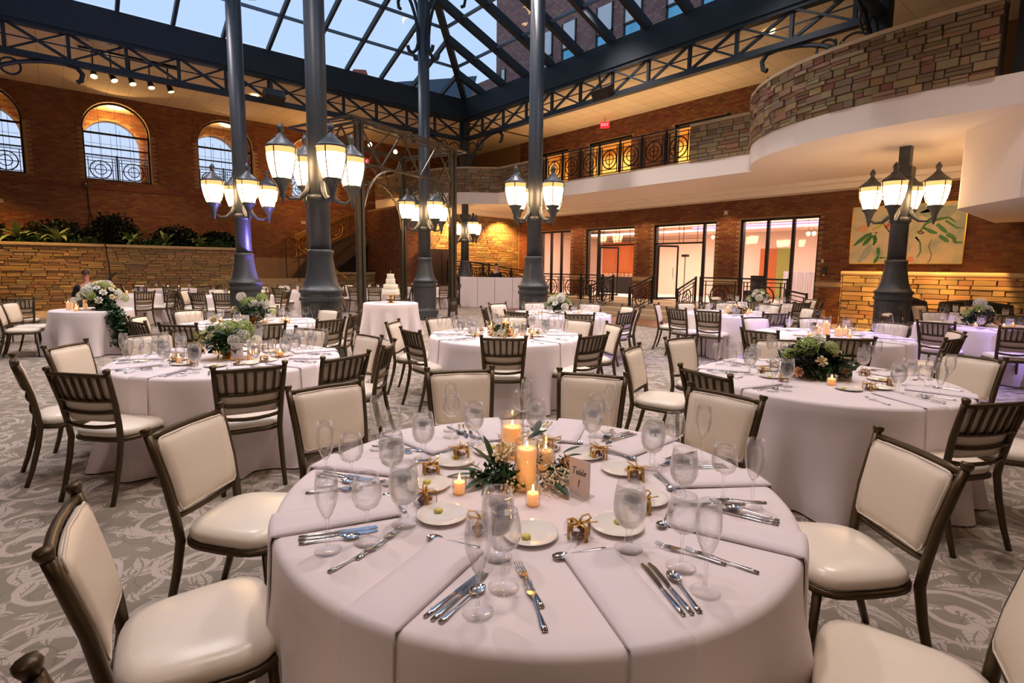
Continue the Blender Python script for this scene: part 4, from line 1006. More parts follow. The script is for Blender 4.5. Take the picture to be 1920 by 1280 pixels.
for q in range(5):
    f_ = q / 4; MB().bar((9.3 - 1.4 * f_, 22.6 + 2.4 * f_, .95 + 1.75 * f_), (9.3 - 1.4 * f_, 22.6 + 2.4 * f_, .05 + .9 * f_), .03).build('post', M['iron'], hr)
mb = MB(); rail_panel(mb, (8.3, 25.05, 1.9), (1, 0, 0), 1.3, 1.0, .6); rail_panel(mb, (9.6, 25.05, 2.4), (1, 0, 0), 1.3, 1.0, .6); mb.build('panel', M['brass'], hr)
# rails round the platform (each flank of the steps is its own railing)
railing('platform_railing', (15.2, 9.0, PZ), (0, -1, 0), 2.6, .95, 2, 'iron platform railing with large circle, in front of the widest lit doors')
railing('ramp_railing', (15.1, 6.38, .22), (.2, -1, 0), .5, .85, 1, 'short end panel of the ramp railing nearest the painting', dz=-.1)
railing('step_railing', (14.35, 9.25, .06), (1, .1, 0), 1.2, .92, 1, 'sloped iron step railing with oval motif, nearest the wide doors', dz=.36)
railing('step_railing', (14.3, 11.0, .06), (1, 0, 0), 1.25, .92, 1, 'sloped iron step railing with oval motif, middle of the steps', dz=.36)
railing('step_railing', (14.3, 12.7, .06), (1, 0, 0), 1.25, .92, 1, 'sloped iron step railing with oval motif, far end of the steps', dz=.36)
railing('platform_railing', (15.2, 12.9, PZ), (0, 1, 0), 3.2, .95, 3, 'dark iron platform railing behind the column, near the far doors')
railing('ramp_railing', (14.6, 16.4, .5), (.0, 1, 0), 3.9, .95, 4, 'iron ramp railing in front of the amber stone wall', dz=.35)
railing('ramp_railing', (15.4, 19.9, .85), (-1, .0, 0), 2.3, .9, 2, 'short iron railing rising beside the far lamp column', dz=.1)

# ================================================================== GAZEBO
def gz(f, l): return Vector((f * sin(YAW) + l * cos(YAW), f * cos(YAW) - l * sin(YAW), 0))
G = [gz(13.3, -3.72), gz(16.5, -1.83), gz(17.6, -3.55), gz(14.3, -5.30)]      # near, right, back, left
ga = empty('gazebo', label='rusty iron gazebo frame with four posts and openwork roof by the cake table', cat='gazebo')
HG = 5.0
for p in G:
    MB().lathe([(0, .19), (.05, .19), (.1, .16), (.45, .14), (.55, .105), (.58, .12), (.62, .12), (.64, .09)], 8, (p.x, p.y, 0)).build('post_base', M['gazebo'], ga)
    mb = MB()
    for dx, dy in ((-.055, -.055), (.055, -.055), (.055, .055), (-.055, .055)): mb.bar((p.x + dx, p.y + dy, .6), (p.x + dx, p.y + dy, HG), .07)
    mb.build('post', M['gazebo'], ga)
for i in range(4):
    a, c = G[i], G[(i + 1) % 4]; u = (c - a); L = u.length; u.normalize(); up_ = Vector((0, 0, 1))
    mb = MB(); mb.bar(a + up_ * HG, c + up_ * HG, .06); mb.bar(a + up_ * (HG - .95), c + up_ * (HG - .95), .05); mb.bar(a + up_ * (HG - .1), c + up_ * (HG - .1), .03)
    n = max(3, int(L / .62))
    for k in range(n):
        p = a + u * (L * k / n); q = a + u * (L * (k + 1) / n); z0, z1 = (HG - .95, HG) if k % 2 else (HG, HG - .95); mb.bar(p + up_ * z0, q + up_ * z1, .035)
    mb.build('lattice', M['gazebo'], ga)
    for s0, s in ((a, 1), (c, -1)):
        mb = MB(); P = []; rc = min(1.15, L * .42)
        for k in range(11): t_ = k / 10 * pi / 2; P.append(s0 + u * s * (.1 + rc * (1 - cos(t_))) + up_ * (2.75 + 1.3 * sin(t_)))
        mb.tube(P, .032, 5)
        for rr, dd, zz in ((.20, .34, HG - 1.2), (.11, .24, HG - 1.55), (.15, .68, HG - 1.13)):
            c0 = s0 + u * s * dd + up_ * zz; mb.tube([c0 + (u * cos(2 * pi * j / 16) + up_ * sin(2 * pi * j / 16)) * rr for j in range(17)], .018, 4, False)
        mb.build('bracket', M['gazebo'], ga)
mid = sum(G, Vector()) / 4; rz_ = HG + .42
m1, m2 = (G[0] + G[3]) / 2, (G[1] + G[2]) / 2
mb = MB(); E_ = [g + (g - mid).normalized() * .45 + Vector((0, 0, HG + .02)) for g in G]
for i in range(4): mb.bar(E_[i], E_[(i + 1) % 4], .05)
rA, rB = m1.lerp(m2, .25) + Vector((0, 0, rz_)), m1.lerp(m2, .75) + Vector((0, 0, rz_)); mb.bar(rA, rB, .05)
mb.build('eave', M['gazebo'], ga)
for i, (p, q) in enumerate(((E_[0], rA), (E_[3], rA), (E_[1], rB), (E_[2], rB), (E_[0].lerp(E_[1], .33), rA.lerp(rB, .3)), (E_[0].lerp(E_[1], .66), rA.lerp(rB, .7)), (E_[3].lerp(E_[2], .33), rA.lerp(rB, .3)), (E_[3].lerp(E_[2], .66), rA.lerp(rB, .7)))):
    MB().bar(p, q, .045, .03).build('roof_bar', M['gazebo'], ga)
for f_, lab in ((.35, 'small bright lamp clipped under the gazebo roof, nearer the stairs'), (.62, 'small bright lamp clipped under the gazebo roof, nearer the bar')):
    p = G[0].lerp(G[1], f_).lerp(G[3].lerp(G[2], f_), .5); tag(MB().lathe([(-.05, .0), (-.04, .04), (0, .055), (.04, .04), (.06, .02)], 10, (p.x, p.y, HG - .18)).build('gazebo_lamp', M['bulb']), lab, 'lamp')

# ================================================================== BAR, ROOM CONTENTS
def bar_counter():
    a, c = Vector((12.35, 17.85, 0)), Vector((14.05, 15.55, 0)); u = (c - a).normalized(); L = (c - a).length; n = Vector((-u.y, u.x, 0)); n = -n if n.x + n.y > 0 else n
    t = empty('bar_counter', label='long white panelled bar counter behind the column', cat='bar counter')
    k = 4
    for i in range(k):
        p = a + u * (L * (i + .5) / k); MB().box((p.x, p.y, .60), (L / k - .02, .04, 1.18), rz=atan2(u.y, u.x)).build('front_panel', M['china'] if False else M['linen'], t)
    p = (a + c) / 2 - n * .3; MB().box((p.x, p.y, 1.18), (L + .04, .62, .03), rz=atan2(u.y, u.x)).build('counter_top', M['china'], t)
    for q in (a - n * .3, c - n * .3): MB().box((q.x, q.y, .58), (.03, .56, 1.16), rz=atan2(u.y, u.x)).build('side_panel', M['linen'], t)
bar_counter()
# tall dark cabinet against the amber wall
t = empty('cabinet', (12.9, 20.55, 0), 0, 'tall dark brown cabinet against the amber stone wall', 'cabinet')
MB().bb(-.55, .75, -.3, .3, 0, 2.35).build('body', mat('dark_wood', '#2c1d14', .5, var=.3, vscale=8), t); MB().bb(-.5, .08, -.33, -.3, .1, 2.25).build('door', mat('dark_door', '#35231a', .45), t); MB().bb(.12, .7, -.33, -.3, .1, 2.25).build('door', bpy.data.materials['dark_door'], t)
# wall cabinets seen through the second doors
t = empty('wall_cabinet', (22.6, 18.3, 0), 0, 'orange wooden wall cabinet seen through the open door', 'cabinet')
MB().bb(0, .38, -.95, .95, 1.35, 2.95).build('body', M['cabinet'], t)
for i in range(2): d_ = MB().bb(-.03, 0, -.92 + .94 * i, -.04 + .94 * i, 1.4, 2.9).build('door', M['cabinet'], t); MB().bb(-.05, -.03, -.82 + .94 * i, -.14 + .94 * i, 1.52, 2.78).build('door_panel', M['cabinet'], d_)
t = empty('buffet_table', (21.2, 16.85, PZ), 0, 'table under a black cloth seen through the open door', 'table')
c_ = MB(); c_.bb(-.4, .4, -1.1, 1.1, 0, .80); c_.build('tablecloth', M['black'], t)
for i in range(7):
    y = 16.1 + i * .24; g = MB().lathe([(0, .03), (.01, .03), (.02, .005), (.07, .005), (.09, .03), (.16, .035)], 8, (20.95, y, PZ + .80)).build('glass', M['rose' if i % 2 else 'blush']); tag(g, 'small glass on the black cloth table, %s counted from the painting side' % ['first', 'second', 'third', 'fourth', 'fifth', 'sixth', 'seventh'][i], 'glass', 'glasses on the black cloth table')
t = empty('buffet_table', (20.9, 8.3, PZ), 0, 'white draped table seen through the widest glass doors', 'table')
dr = MB(); n = 40; vs = []
for i in range(n + 1):
    y = -.55 + 1.1 * i / n; x = -.3 + .03 * sin(i * 1.9); vs += [(x, y, 0), (x, y, 1.15)]
dr.add(vs, [(2 * i, 2 * i + 2, 2 * i + 3, 2 * i + 1) for i in range(n)]); dr.bb(-.3, .4, -.55, .55, 1.13, 1.17); dr.build('tablecloth', M['linen'], t)
t = empty('door', (22.9, 10.35, PZ), 0, 'orange wooden door leaf standing open in the lit room', 'door'); MB().box((0, 0, 1.05), (.05, .9, 2.1), rz=.4).build('leaf', M['cabinet'], t); MB().lathe([(0, .02), (.05, .02)], 8, (-.1, .3, 1)).build('handle', M['steel'], t)
o = MB().bb(22.94, 23.0, 9.62, 10.16, PZ, 2.5).build('door_8', mat('olive_green_paint', '#9a9a4a', .7)); o['kind'] = 'structure'
for q_, y in enumerate((7.0, 8.9, 10.9, 12.2, 14.9, 16.0, 18.2)):
    tag(MB().lathe([(-.015, .08), (0, .10)], 12, (20.6 + .6 * sin(y * 5), y, 3.54)).build('ceiling_light', M['disc']), 'round recessed lamp in the peach room ceiling, %s counted from the painting side' % ['first', 'second', 'third', 'fourth', 'fifth', 'sixth', 'seventh'][q_], 'lamp', 'recessed lamps of the peach room')
for q, y in enumerate((8.2, 12.0, 15.5)):
    t = empty('pendant_lamp', (21.4, y, 3.5), 0, ['pendant cluster lamp behind the widest glass doors', 'pendant cluster lamp behind the middle doors', 'pendant cluster lamp behind the door with the side light'][q], 'lamp')
    for a in range(3): MB().bar((0, -.2 + .2 * a, 0), (0, -.2 + .2 * a, -.5), .01).build('cord', M['iron'], t); MB().lathe([(-.16, .02), (-.1, .07), (-.04, .07), (0, .02)], 10, (0, -.2 + .2 * a, -.46)).build('shade', M['disc'], t, True)
o = MB().bb(21.0, 22.9, 5.3, 20.6, 3.2, 3.3).build('ceiling_cove', M['peach']); o['kind'] = 'structure'
o = MB().bb(20.75, 20.95, 6.3, 12.8, 3.33, 3.37).build('led_strip', M['violet']); tag(o, 'violet glowing light strip in the ceiling cove of the peach room', 'light strip')
t = empty('easel', (20.4, 12.85, PZ), 0, 'thin black stand with small lamp head in the lit doorway', 'stand'); MB().bar((0, 0, 0), (0, 0, 1.75), .025).build('pole', M['iron'], t); MB().bb(-.1, .1, -.12, .12, 1.72, 1.82).build('head', M['iron'], t); MB().bar((-.2, 0, 0), (.2, 0, .02), .03).build('foot', M['iron'], t)
t = empty('lounge_chair', (19.6, 9.4, PZ), 0, 'dark upholstered chair behind the widest glass doors', 'chair'); MB().bb(-.25, .25, -.28, .28, .0, .45).build('seat', M['black'], t); MB().bb(.18, .28, -.28, .28, .4, 1.0).build('backrest', M['black'], t)
# dark lounge seats in front of the stone ledge
for x, y, w_, lab in ((16.0, 3.75, .62, 'black rounded armchair back beside the column base'), (15.9, 2.55, 1.35, 'black rounded sofa back in front of the stone ledge')):
    t = empty('armchair' if w_ < 1 else 'sofa', (x, y, 0), radians(-8), lab, 'armchair' if w_ < 1 else 'sofa')
    P = MB(); n = 14
    P.tube([(0, -w_ / 2, .45), (-.04, -w_ / 2 + .06, .86), (-.05, 0, .93), (-.04, w_ / 2 - .06, .86), (0, w_ / 2, .45)], .07, 8); P.bb(-.1, .02, -w_ / 2 + .02, w_ / 2 - .02, .25, .90); P.build('backrest', M['black'], t)
    MB().bb(-.0, .55, -w_ / 2, w_ / 2, .18, .44).build('seat', M['black'], t)
    for dx in (-.02, .5):
        for dy in (-w_ / 2 + .06, w_ / 2 - .06): MB().bar((dx, dy, 0), (dx, dy, .2), .04).build('leg', M['iron'], t)

# ================================================================== PLANTS
def blade(mb, base, az, L, w_, el, droop, fold=.25):
    u = Vector((cos(az), sin(az), 0)); s = Vector((-sin(az), cos(az), 0)); P = []
    n = 5
    for i in range(n + 1):
        t = i / n; e = el - droop * t; P.append((P[-1][0] + (u * cos(e) + Vector((0, 0, sin(e)))) * (L / n), 0) if P else (Vector(base), 0))
    vs = []; fs = []
    for i, (p, _) in enumerate(P):
        t = i / n; ww = w_ * sin(pi * min(.08 + t * .92, 1)) ** .8 * (1 if t < 1 else 0) + .001
        vs += [p - s * ww, p - Vector((0, 0, ww * fold)), p + s * ww]
    for i in range(n): a = i * 3; fs += [(a, a + 1, a + 4, a + 3), (a + 1, a + 2, a + 5, a + 4)]
    mb.add(vs, fs)
def rosette(loc, r, label, key='leafl', n=16, h=.3, nm='leafy_plant', w_=.05, seed=0):
    rnd = random.Random(seed); t = empty(nm, loc, rnd.random() * 6, label, 'plant'); 
    for i in range(n):
        mb = MB(); blade(mb, (0, 0, .05 + .25 * h * rnd.random()), 2 * pi * i / n * 1.6 + rnd.random() * .5, r * rnd.uniform(.7, 1.1), w_, rnd.uniform(.4, 1.25), rnd.uniform(.6, 1.5)); mb.build('leaf', M[key], t)
    MB().lathe([(0, .04), (h * .5, .02)], 6).build('stem', M['stem'], t); return t
def bush(loc, rx, ry, rz, label, key='leafd', n=500, seed=0, nm='shrub', s=(.05, .11)):
    rnd = random.Random(seed); t = empty(nm, loc, 0, label, 'shrub'); mb = MB()
    for i in range(n):
        a = rnd.random() * 2 * pi; c = rnd.uniform(-.2, 1); q = sqrt(max(1 - c * c, 0)); k = rnd.uniform(.6, 1.02); p = Vector((rx * q * cos(a) * k, ry * q * sin(a) * k, rz * (c * .8 + .3) * k))
        blade2(mb, p, rnd, rnd.uniform(*s))
    mb.build('foliage', M[key], t, kind='stuff')
    st_ = MB(); [st_.tube([(0, 0, 0), (rx * .4 * cos(a), ry * .4 * sin(a), rz * .7)], .012, 4) for a in (0, 2, 4)]; st_.build('stem', M['stem'], t); return t
def blade2(mb, p, rnd, L):
    d = Vector((rnd.gauss(0, 1), rnd.gauss(0, 1), rnd.gauss(.3, .8))).normalized(); s = d.cross(Vector((rnd.random(), rnd.random(), 1))).normalized() * L * .26; n_ = d.cross(s) * .25
    mb.add([p, p + d * L * .5 - s + n_, p + d * L, p + d * L * .5 + s + n_, p + d * L * .5], [(0, 1, 4), (1, 2, 4), (2, 3, 4), (3, 0, 4)])
for i, (x, y, r, k) in enumerate(((-1.9, 23.7, .7, 'leafl'), (-.85, 23.75, .85, 'leafl'), (.15, 23.8, .66, 'leafl'), (2.2, 23.8, .70, 'leafl'), (3.2, 23.8, .55, 'leafl'), (4.3, 23.8, .62, 'leafl'))):
    rosette((x, y, 2.12), r, ['pale-leaved plant cut off at the outer picture edge', 'large pale-leaved plant at the outer end of the stone planter', 'second pale-leaved plant along the stone planter', 'pale-leaved plant right of the hanging cable', 'small pale-leaved plant fourth along the stone planter', 'pale-leaved plant nearest the violet-lit column'][i], k, 24, 1.1, seed=i, w_=.075)
for i, (x, y, rx, rz) in enumerate(((-1.9, 24.5, .8, 1.0), (.1, 24.6, 1.0, .85), (1.7, 24.5, .8, 1.15), (3.7, 24.6, .9, .8), (5.1, 24.5, .7, .7))):
    bush((x, y, 2.1), rx, .55, rz, 'dark shrub against the brick wall, %s from the outer planter end' % od[i], 'leafd', 1900, i + 3, s=(.10, .2))
for i, x in enumerate((-2.2, -.6, .8, 2.8, 5.0)):
    bush((x, 23.65, 2.1), .5, .25, .3, 'low dark green ground plant along the planter edge, %s from the outer end' % od[i], 'leaf', 500, i + 30, 'ground_plant', (.08, .16))
for i, x in enumerate((9.9, 11.3, 12.3)):
    rosette((x, 24.3, 1.22), .6, ['dark fern left in the low planter behind the gazebo', 'dark fern in the middle of the low planter behind the gazebo', 'dark fern at the cabinet end of the low planter'][i], 'leaf', 18, .4, 'fern', .035, 20 + i)
for i, (x, y, z) in enumerate(((13.2, 6.2, 5.75), (12.3, 4.5, 5.8), (15.0, 8.2, 5.66), (13.6, 19.5, 5.62))):
    bush((x, y, z), .35, .3, .3, ['small green plant on the curved balcony near the ceiling lamp', 'dark trailing plant on the curved balcony wall near the beam', 'small green plant on the straight stone parapet', 'small green plant at the foot of the upper corner post'][i], 'leaf', 160, 50 + i, 'balcony_plant')
bush((-1.35, 14.6, 0.02), .55, .5, .16, 'green garland heap on the carpet at the picture edge', 'leaf', 420, 77, 'garland')
t = empty('uplight', (4.78, 13.28, 0), 0, 'small black floor uplight with violet lens beside the violet-lit column', 'lamp')
MB().lathe([(0, .09), (.02, .10), (.16, .10), (.18, .09)], 12).build('housing', M['blackgloss'], t, True); MB().lathe([(.181, .07), (.185, .07)], 12).build('lens', M['violet'], t)
t = empty('equipment_case', (-1.75, 21.9, 0), .4, 'black soft equipment case by the stone planter at the picture edge', 'case')
MB().lathe([(0, .38), (.1, .42), (.35, .36), (.55, .2), (.62, .05)], 14).build('bag', M['black'], t, True); MB().tube([(-.15, 0, .55), (0, 0, .75), (.15, 0, .55)], .02, 6).build('strap', M['black'], t)
# ================================================================== CHAIR
def rpost(x_s, top=True):
    P = [(.200 * x_s, -.315, 0), (.197 * x_s, -.275, .12), (.194 * x_s, -.235, .28), (.192 * x_s, -.212, .42), (.198 * x_s, -.222, .52), (.208 * x_s, -.246, .66), (.219 * x_s, -.283, .80), (.225 * x_s, -.306, .885)]
    return P
def back_pt(f, z, off=0):   # point on the back plane, f in -1..1 across, at height z
    P = rpost(1)
    for i in range(len(P) - 1):
        if P[i][2] <= z <= P[i + 1][2]:
            t = (z - P[i][2]) / (P[i + 1][2] - P[i][2]); x = P[i][0] + (P[i + 1][0] - P[i][0]) * t; y = P[i][1] + (P[i + 1][1] - P[i][1]) * t; break
    else: x, y = P[-1][0], P[-1][1] - (z - .885) * .25
    return Vector((x * f, y + off - .018 * (1 - f * f), z))
def rounded_pad(W0, W1, z0, z1, th, off, mb, nx=6, nz=6):
    """padded back panel that follows the posts"""
    vs = []; idx = {}
    for s_ in (0, 1):
        for j in range(nz + 1):
            for i in range(nx + 1):
                u, v = i / nx * 2 - 1, j / nz * 2 - 1; cr = .07
                uu = u; vv = v
                if abs(u) > .999 and abs(v) > .999: uu *= .93; vv *= .95
                z = z0 + (z1 - z0) * (vv + 1) / 2; Wz = W0 + (W1 - W0) * (vv + 1) / 2
                p = back_pt(uu * Wz, z, off); bul = (1 - u ** 4) * (1 - v ** 4)
                p.y += th * (.35 + .65 * bul) * (1 if s_ else -.25); vs.append(p)
    n1 = (nx + 1) * (nz + 1); fs = []
    for j in range(nz):
        for i in range(nx):
            a = j * (nx + 1) + i; fs.append((a, a + 1, a + nx + 2, a + nx + 1)); fs.append((n1 + a, n1 + a + nx + 1, n1 + a + nx + 2, n1 + a + 1))
    for i in range(nx):
        fs.append((i, n1 + i, n1 + i + 1, i + 1)); a = nz * (nx + 1) + i; fs.append((a, a + 1, n1 + a + 1, n1 + a))
    for j in range(nz):
        a = j * (nx + 1); fs.append((a, a + nx + 1, n1 + a + nx + 1, n1 + a)); a += nx; fs.append((a, n1 + a, n1 + a + nx + 1, a + nx + 1))
    return mb.add(vs, fs)
def seat_outline(n=28, k=1.0):
    P = []
    for i in range(n):
        t = 2 * pi * i / n; c, s_ = cos(t), sin(t); e = .55
        x = .232 * abs(c) ** e * (1 if c > 0 else -1); y = .22 * abs(s_) ** e * (1 if s_ > 0 else -1)
        x *= (1 + .10 * (y / .22)); P.append((x * k, y * k))
    return P
def make_chair(full):
    t = empty('banquet_chair', (0, 0, 0), 0, 'x', 'chair')
    O = seat_outline(28 if full else 16); mb = MB(); vs = []; fs = []; n = len(O)
    for k, z in ((.955, .425), (1.0, .438), (1.0, .455), (.96, .474), (.80, .490), (.45, .498)):
        vs += [(x * k, y * k, z) for x, y in O]
    vs.append((0, 0, .50)); L = 6
    for j in range(L - 1):
        for i in range(n): a = j * n + i; b_ = j * n + (i + 1) % n; fs.append((a, b_, b_ + n, a + n))
    for i in range(n): fs.append(((L - 1) * n + i, (L - 1) * n + (i + 1) % n, L * n))
    fs.append(tuple(range(n))[::-1]); mb.add(vs, fs); mb.build('seat', M['seat'], t, True)
    mb = MB(); O2 = seat_outline(28 if full else 16, .985); mb.tube([(x, y, .412) for x, y in O2] + [(O2[0][0], O2[0][1], .412)], .0165, 6, False); mb.build('seat_frame', M['bronze'], t, True)
    ns = 8 if full else 6
    for s_ in (-1, 1):
        P = rpost(s_); mb = MB(); mb.tube(P, [.0155, .017, .019, .0205, .020, .019, .018, .017], ns)
        a = Vector(P[-1]); u = (a - Vector(P[-2])).normalized(); mb.tube([a, a + u * .006, a + u * .010, a + u * .022, a + u * .032], [.016, .0165, .019, .0235, .021], ns); mb.build('leg', M['bronze'], t, True)
    for s_ in (-1, 1):
        mb = MB(); mb.tube([(.205 * s_, .205, 0), (.198 * s_, .195, .2), (.190 * s_, .18, .41)], [.012, .015, .018], ns); mb.build('leg', M['bronze'], t, True)
    mb = MB(); rounded_pad(.925, .93, .545, .868, .030, .014, mb, 8 if full else 5, 8 if full else 5); mb.build('backrest', M['ivory'], t, True)
    if full:
        mb = MB(); pp = [back_pt(f * .905, z, .022) for f, z in ((-1, .565), (-1, .70), (-1, .85), (-.92, .866), (0, .868), (.92, .866), (1, .85), (1, .70), (1, .565), (.92, .548), (0, .546), (-.92, .548), (-1, .565))]; mb.tube(pp, .0045, 5, False); mb.build('piping', M['ivory'], t, True)
    def rail(z, r, sag=0.0):
        m_ = MB(); m_.tube([back_pt(f, z - sag * (1 - f * f), -.004) for f in (-1, -.6, -.2, .2, .6, 1)], r, 6); return m_
    tr_, br_ = rail(.872, .0150, -.003), rail(.525, .0140, .020)
    slats = []
    for i in range(6):
        f = -.74 + 1.48 * i / 5; m_ = MB(); m_.tube([back_pt(f * .96, z, -.010) for z in (.70, .79, .868)], .0105, 4 if not full else 6); slats.append(m_)
    r1, r2 = rail(.70, .0135, .008), rail(.62, .0135, .014)
    if full:
        tr_.build('top_rail', M['bronze'], t, True)
        for m_ in slats: m_.build('slat', M['bronze'], t, True)
        for m_ in (r1, r2, br_): m_.build('rail', M['bronze'], t, True)
    else:
        tr_.build('top_rail', M['bronze'], t, True); a = MB()
        for m_ in slats + [r1, r2, br_]: a.add(m_.v, m_.f)
        a.build('slat_frame', M['bronze'], t, True)
    return proto(t)
CH_FULL, CH_FAR = make_chair(True), make_chair(False)
ORD = ['first', 'second', 'third', 'fourth', 'fifth', 'sixth', 'seventh', 'eighth', 'ninth', 'tenth', 'eleventh', 'twelfth']
AZ0 = 40.2
def dirv(a): t = radians(AZ0 + a); return Vector((sin(t), cos(t), 0))
def place_chair(tc, a, d, off, label, group, full):
    m_ = Vector((tc[0], tc[1], 0)) + dirv(a) * d; f = -dirv(a + off); o = m_ + f * .312
    return copy_tree(CH_FULL if full else CH_FAR, (o.x, o.y, 0), atan2(-f.x, f.y), label, group)

# ================================================================== TABLE LINEN AND TABLEWARE
ZT = .765
def cloth(tc, R, label, seg=96, rows=9, seed=1, folds=13, amp=.035, group=None, sq=.05):
    rnd = random.Random(seed); ph = [rnd.random() * 6.28 for _ in range(4)]; vs = [(0, 0, ZT)]; fs = []; prof = []
    for r in (.35, .75, .93, .985): prof.append((R * r, ZT, 0))
    prof.append((R + .004, ZT - .006, 0)); prof.append((R + .012, ZT - .022, 0))
    for k in range(1, rows + 1): d = (ZT - .03) * k / rows; prof.append((R + .014, ZT - .022 - d + (.0 if k < rows else .004), d))
    for (r, z, d) in prof:
        for i in range(seg):
            t = 2 * pi * i / seg; f_ = min(d / .25, 1); s_ = sin(folds * t + ph[0] + .6 * sin(3 * t + ph[1])); s2 = sin((folds * 2 - 3) * t + ph[2])
            rr = r + f_ * (d * .045 + d * d * amp * 4.6 * (abs(s_) ** .8 * (1 if s_ > 0 else -.8)) + d * amp * .5 * s2 + d * sq * max(0, cos(4 * t + ph[3])) ** 6)
            vs.append((rr * cos(t), rr * sin(t), max(z, .006)))
    for i in range(seg): fs.append((0, 1 + i, 1 + (i + 1) % seg))
    for j in range(len(prof) - 1):
        for i in range(seg): a = 1 + j * seg + i; b_ = 1 + j * seg + (i + 1) % seg; fs.append((a, a + seg, b_ + seg, b_))
    m_ = MB(); m_.add(vs, fs); o = m_.build('tablecloth', M['linen'], None, True); o.location = (tc[0], tc[1], 0); tag(o, label, 'tablecloth', group); return o
def thing_proto(name, cat, parts):
    t = empty(name, (0, 0, 0), 0, 'x', cat)
    for nm, mb, m_, sm in parts: mb.build(nm, M[m_], t, sm)
    return proto(t)
def L_(prof, n=18, c=(0, 0, 0)): return MB().lathe(prof, n, c)
def SC(p, a, b): return [(z * b, r * a) for z, r in p]
def wall2(p, th=.0011): return p + [(z + (.0 if i else 0), max(r - th, .0005)) for i, (z, r) in enumerate(reversed(p))][:-1] + [(p[0][0] + th * 1.5, max(p[0][1] - th, .0005))]
def goblet(n):
    A, B = 1.16, 1.16; bowl = SC([(.058, .012), (.064, .022), (.075, .033), (.095, .041), (.120, .0425), (.150, .039), (.176, .034)], A, B)
    g = L_(SC([(0, .036), (.002, .037), (.005, .03), (.010, .012), (.018, .009), (.026, .013), (.034, .009), (.046, .008), (.057, .0115)], A, B), n)
    w_ = L_(SC([(.066, .021), (.077, .032), (.096, .039), (.120, .040), (.146, .037)], A * .985, B), n)
    m_ = MB().lathe(wall2(bowl), n, cap=False) if n > 12 else MB().lathe(bowl, n, cap=False)
    parts = [('foot', g, 'rglass' if n > 12 else 'glassf', True), ('bowl', m_, 'rglass' if n > 12 else 'glass', True), ('water', w_, 'rwater' if n > 12 else 'icewater', True)]
    if n > 12:
        ic = MB(); r = random.Random(3)
        for i in range(6): ic.box((r.uniform(-.022, .022), r.uniform(-.022, .022), r.uniform(.145, .168)), (.022, .022, .02), rz=r.random() * 3)
        parts.append(('ice', ic, 'icewater', False))
    return thing_proto('water_goblet', 'glass', parts)
def wine(n):
    A, B = 1.16, 1.24; b_ = SC([(.083, .008), (.088, .02), (.097, .031), (.115, .0385), (.135, .038), (.155, .034), (.172, .030)], A, B)
    return thing_proto('wine_glass', 'glass', [('foot', L_(SC([(0, .035), (.002, .036), (.005, .02), (.010, .007), (.02, .004), (.075, .0038), (.083, .0075)], A, B), n), 'rglass' if n > 12 else 'glassf', True),
        ('bowl', MB().lathe(wall2(b_) if n > 12 else b_, n, cap=False), 'rglass' if n > 12 else 'glass', True)])
def flute(n):
    A, B = 1.22, 1.18; b_ = SC([(.085, .006), (.095, .012), (.12, .022), (.15, .0275), (.18, .0265), (.21, .0225)], A, B)
    return thing_proto('champagne_flute', 'glass', [('foot', L_(SC([(0, .031), (.002, .032), (.005, .018), (.010, .006), (.02, .004), (.075, .004), (.085, .0055)], A, B), n), 'rglass' if n > 12 else 'glassf', True),
        ('bowl', MB().lathe(wall2(b_) if n > 12 else b_, n, cap=False), 'rglass' if n > 12 else 'glass', True)])
GOB, WIN, FLU = goblet(20), wine(20), flute(20)
GOBF, WINF, FLUF = goblet(10), wine(10), flute(10)
PLATE = thing_proto('bread_plate', 'plate', [('dish', L_([(0, .045), (.002, .05), (.004, .055), (.010, .078), (.013, .088), (.0145, .088), (.012, .078), (.0065, .058), (.005, .05), (.0048, .0)], 28), 'china', True)])
def butter_mesh():
    m_ = MB(); m_.lathe([(0, .013), (.003, .015), (.008, .014), (.012, .009), (.013, .0)], 10)
    for i in range(6): a = i * pi / 3; m_.lathe([(0, .004), (.008, .004), (.011, .001)], 5, (.012 * cos(a), .012 * sin(a), 0))
    return thing_proto('butter_pat', 'butter', [('curl', m_, 'butter', True)])
BUT = butter_mesh()
def knife_mb():
    m_ = MB(); m_.tube([(0, 0, .003), (0, .03, .004), (0, .10, .004), (0, .118, .003)], [.0055, .008, .0062, .005], 8, flat=.45); b_ = MB()
    b_.add([(-.006, .118, .002), (.006, .118, .002), (.0105, .15, .002), (.0105, .21, .002), (.004, .238, .002), (-.006, .23, .002), (-.006, .118, .0045), (.006, .118, .0035), (.0105, .15, .003), (.0105, .21, .003), (.004, .238, .003), (-.006, .23, .0045)],
        [(0, 5, 4, 3, 2, 1), (6, 7, 8, 9, 10, 11), (0, 1, 7, 6), (1, 2, 8, 7), (2, 3, 9, 8), (3, 4, 10, 9), (4, 5, 11, 10), (5, 0, 6, 11)])
    return thing_proto('table_knife', 'knife', [('handle', m_, 'steel', True), ('blade', b_, 'steel', False)])
def fork():
    m_ = MB(); m_.tube([(0, 0, .003), (0, .02, .004), (0, .07, .006), (0, .115, .010), (0, .13, .011)], [.008, .009, .004, .0035, .006], 8, flat=.4)
    h = MB(); h.add([(-.006, .128, .011), (.006, .128, .011), (.0125, .148, .007), (.0125, .158, .006), (-.0125, .158, .006), (-.0125, .148, .007)], [(0, 1, 2, 3, 4, 5)])
    for i in range(4): x = -.0105 + i * .007; h.tube([(x, .155, .006), (x, .18, .005), (x * .95, .205, .010)], [.0019, .0018, .0010], 5)
    return thing_proto('dinner_fork', 'fork', [('handle', m_, 'steel', True), ('tines', h, 'steel', True)])
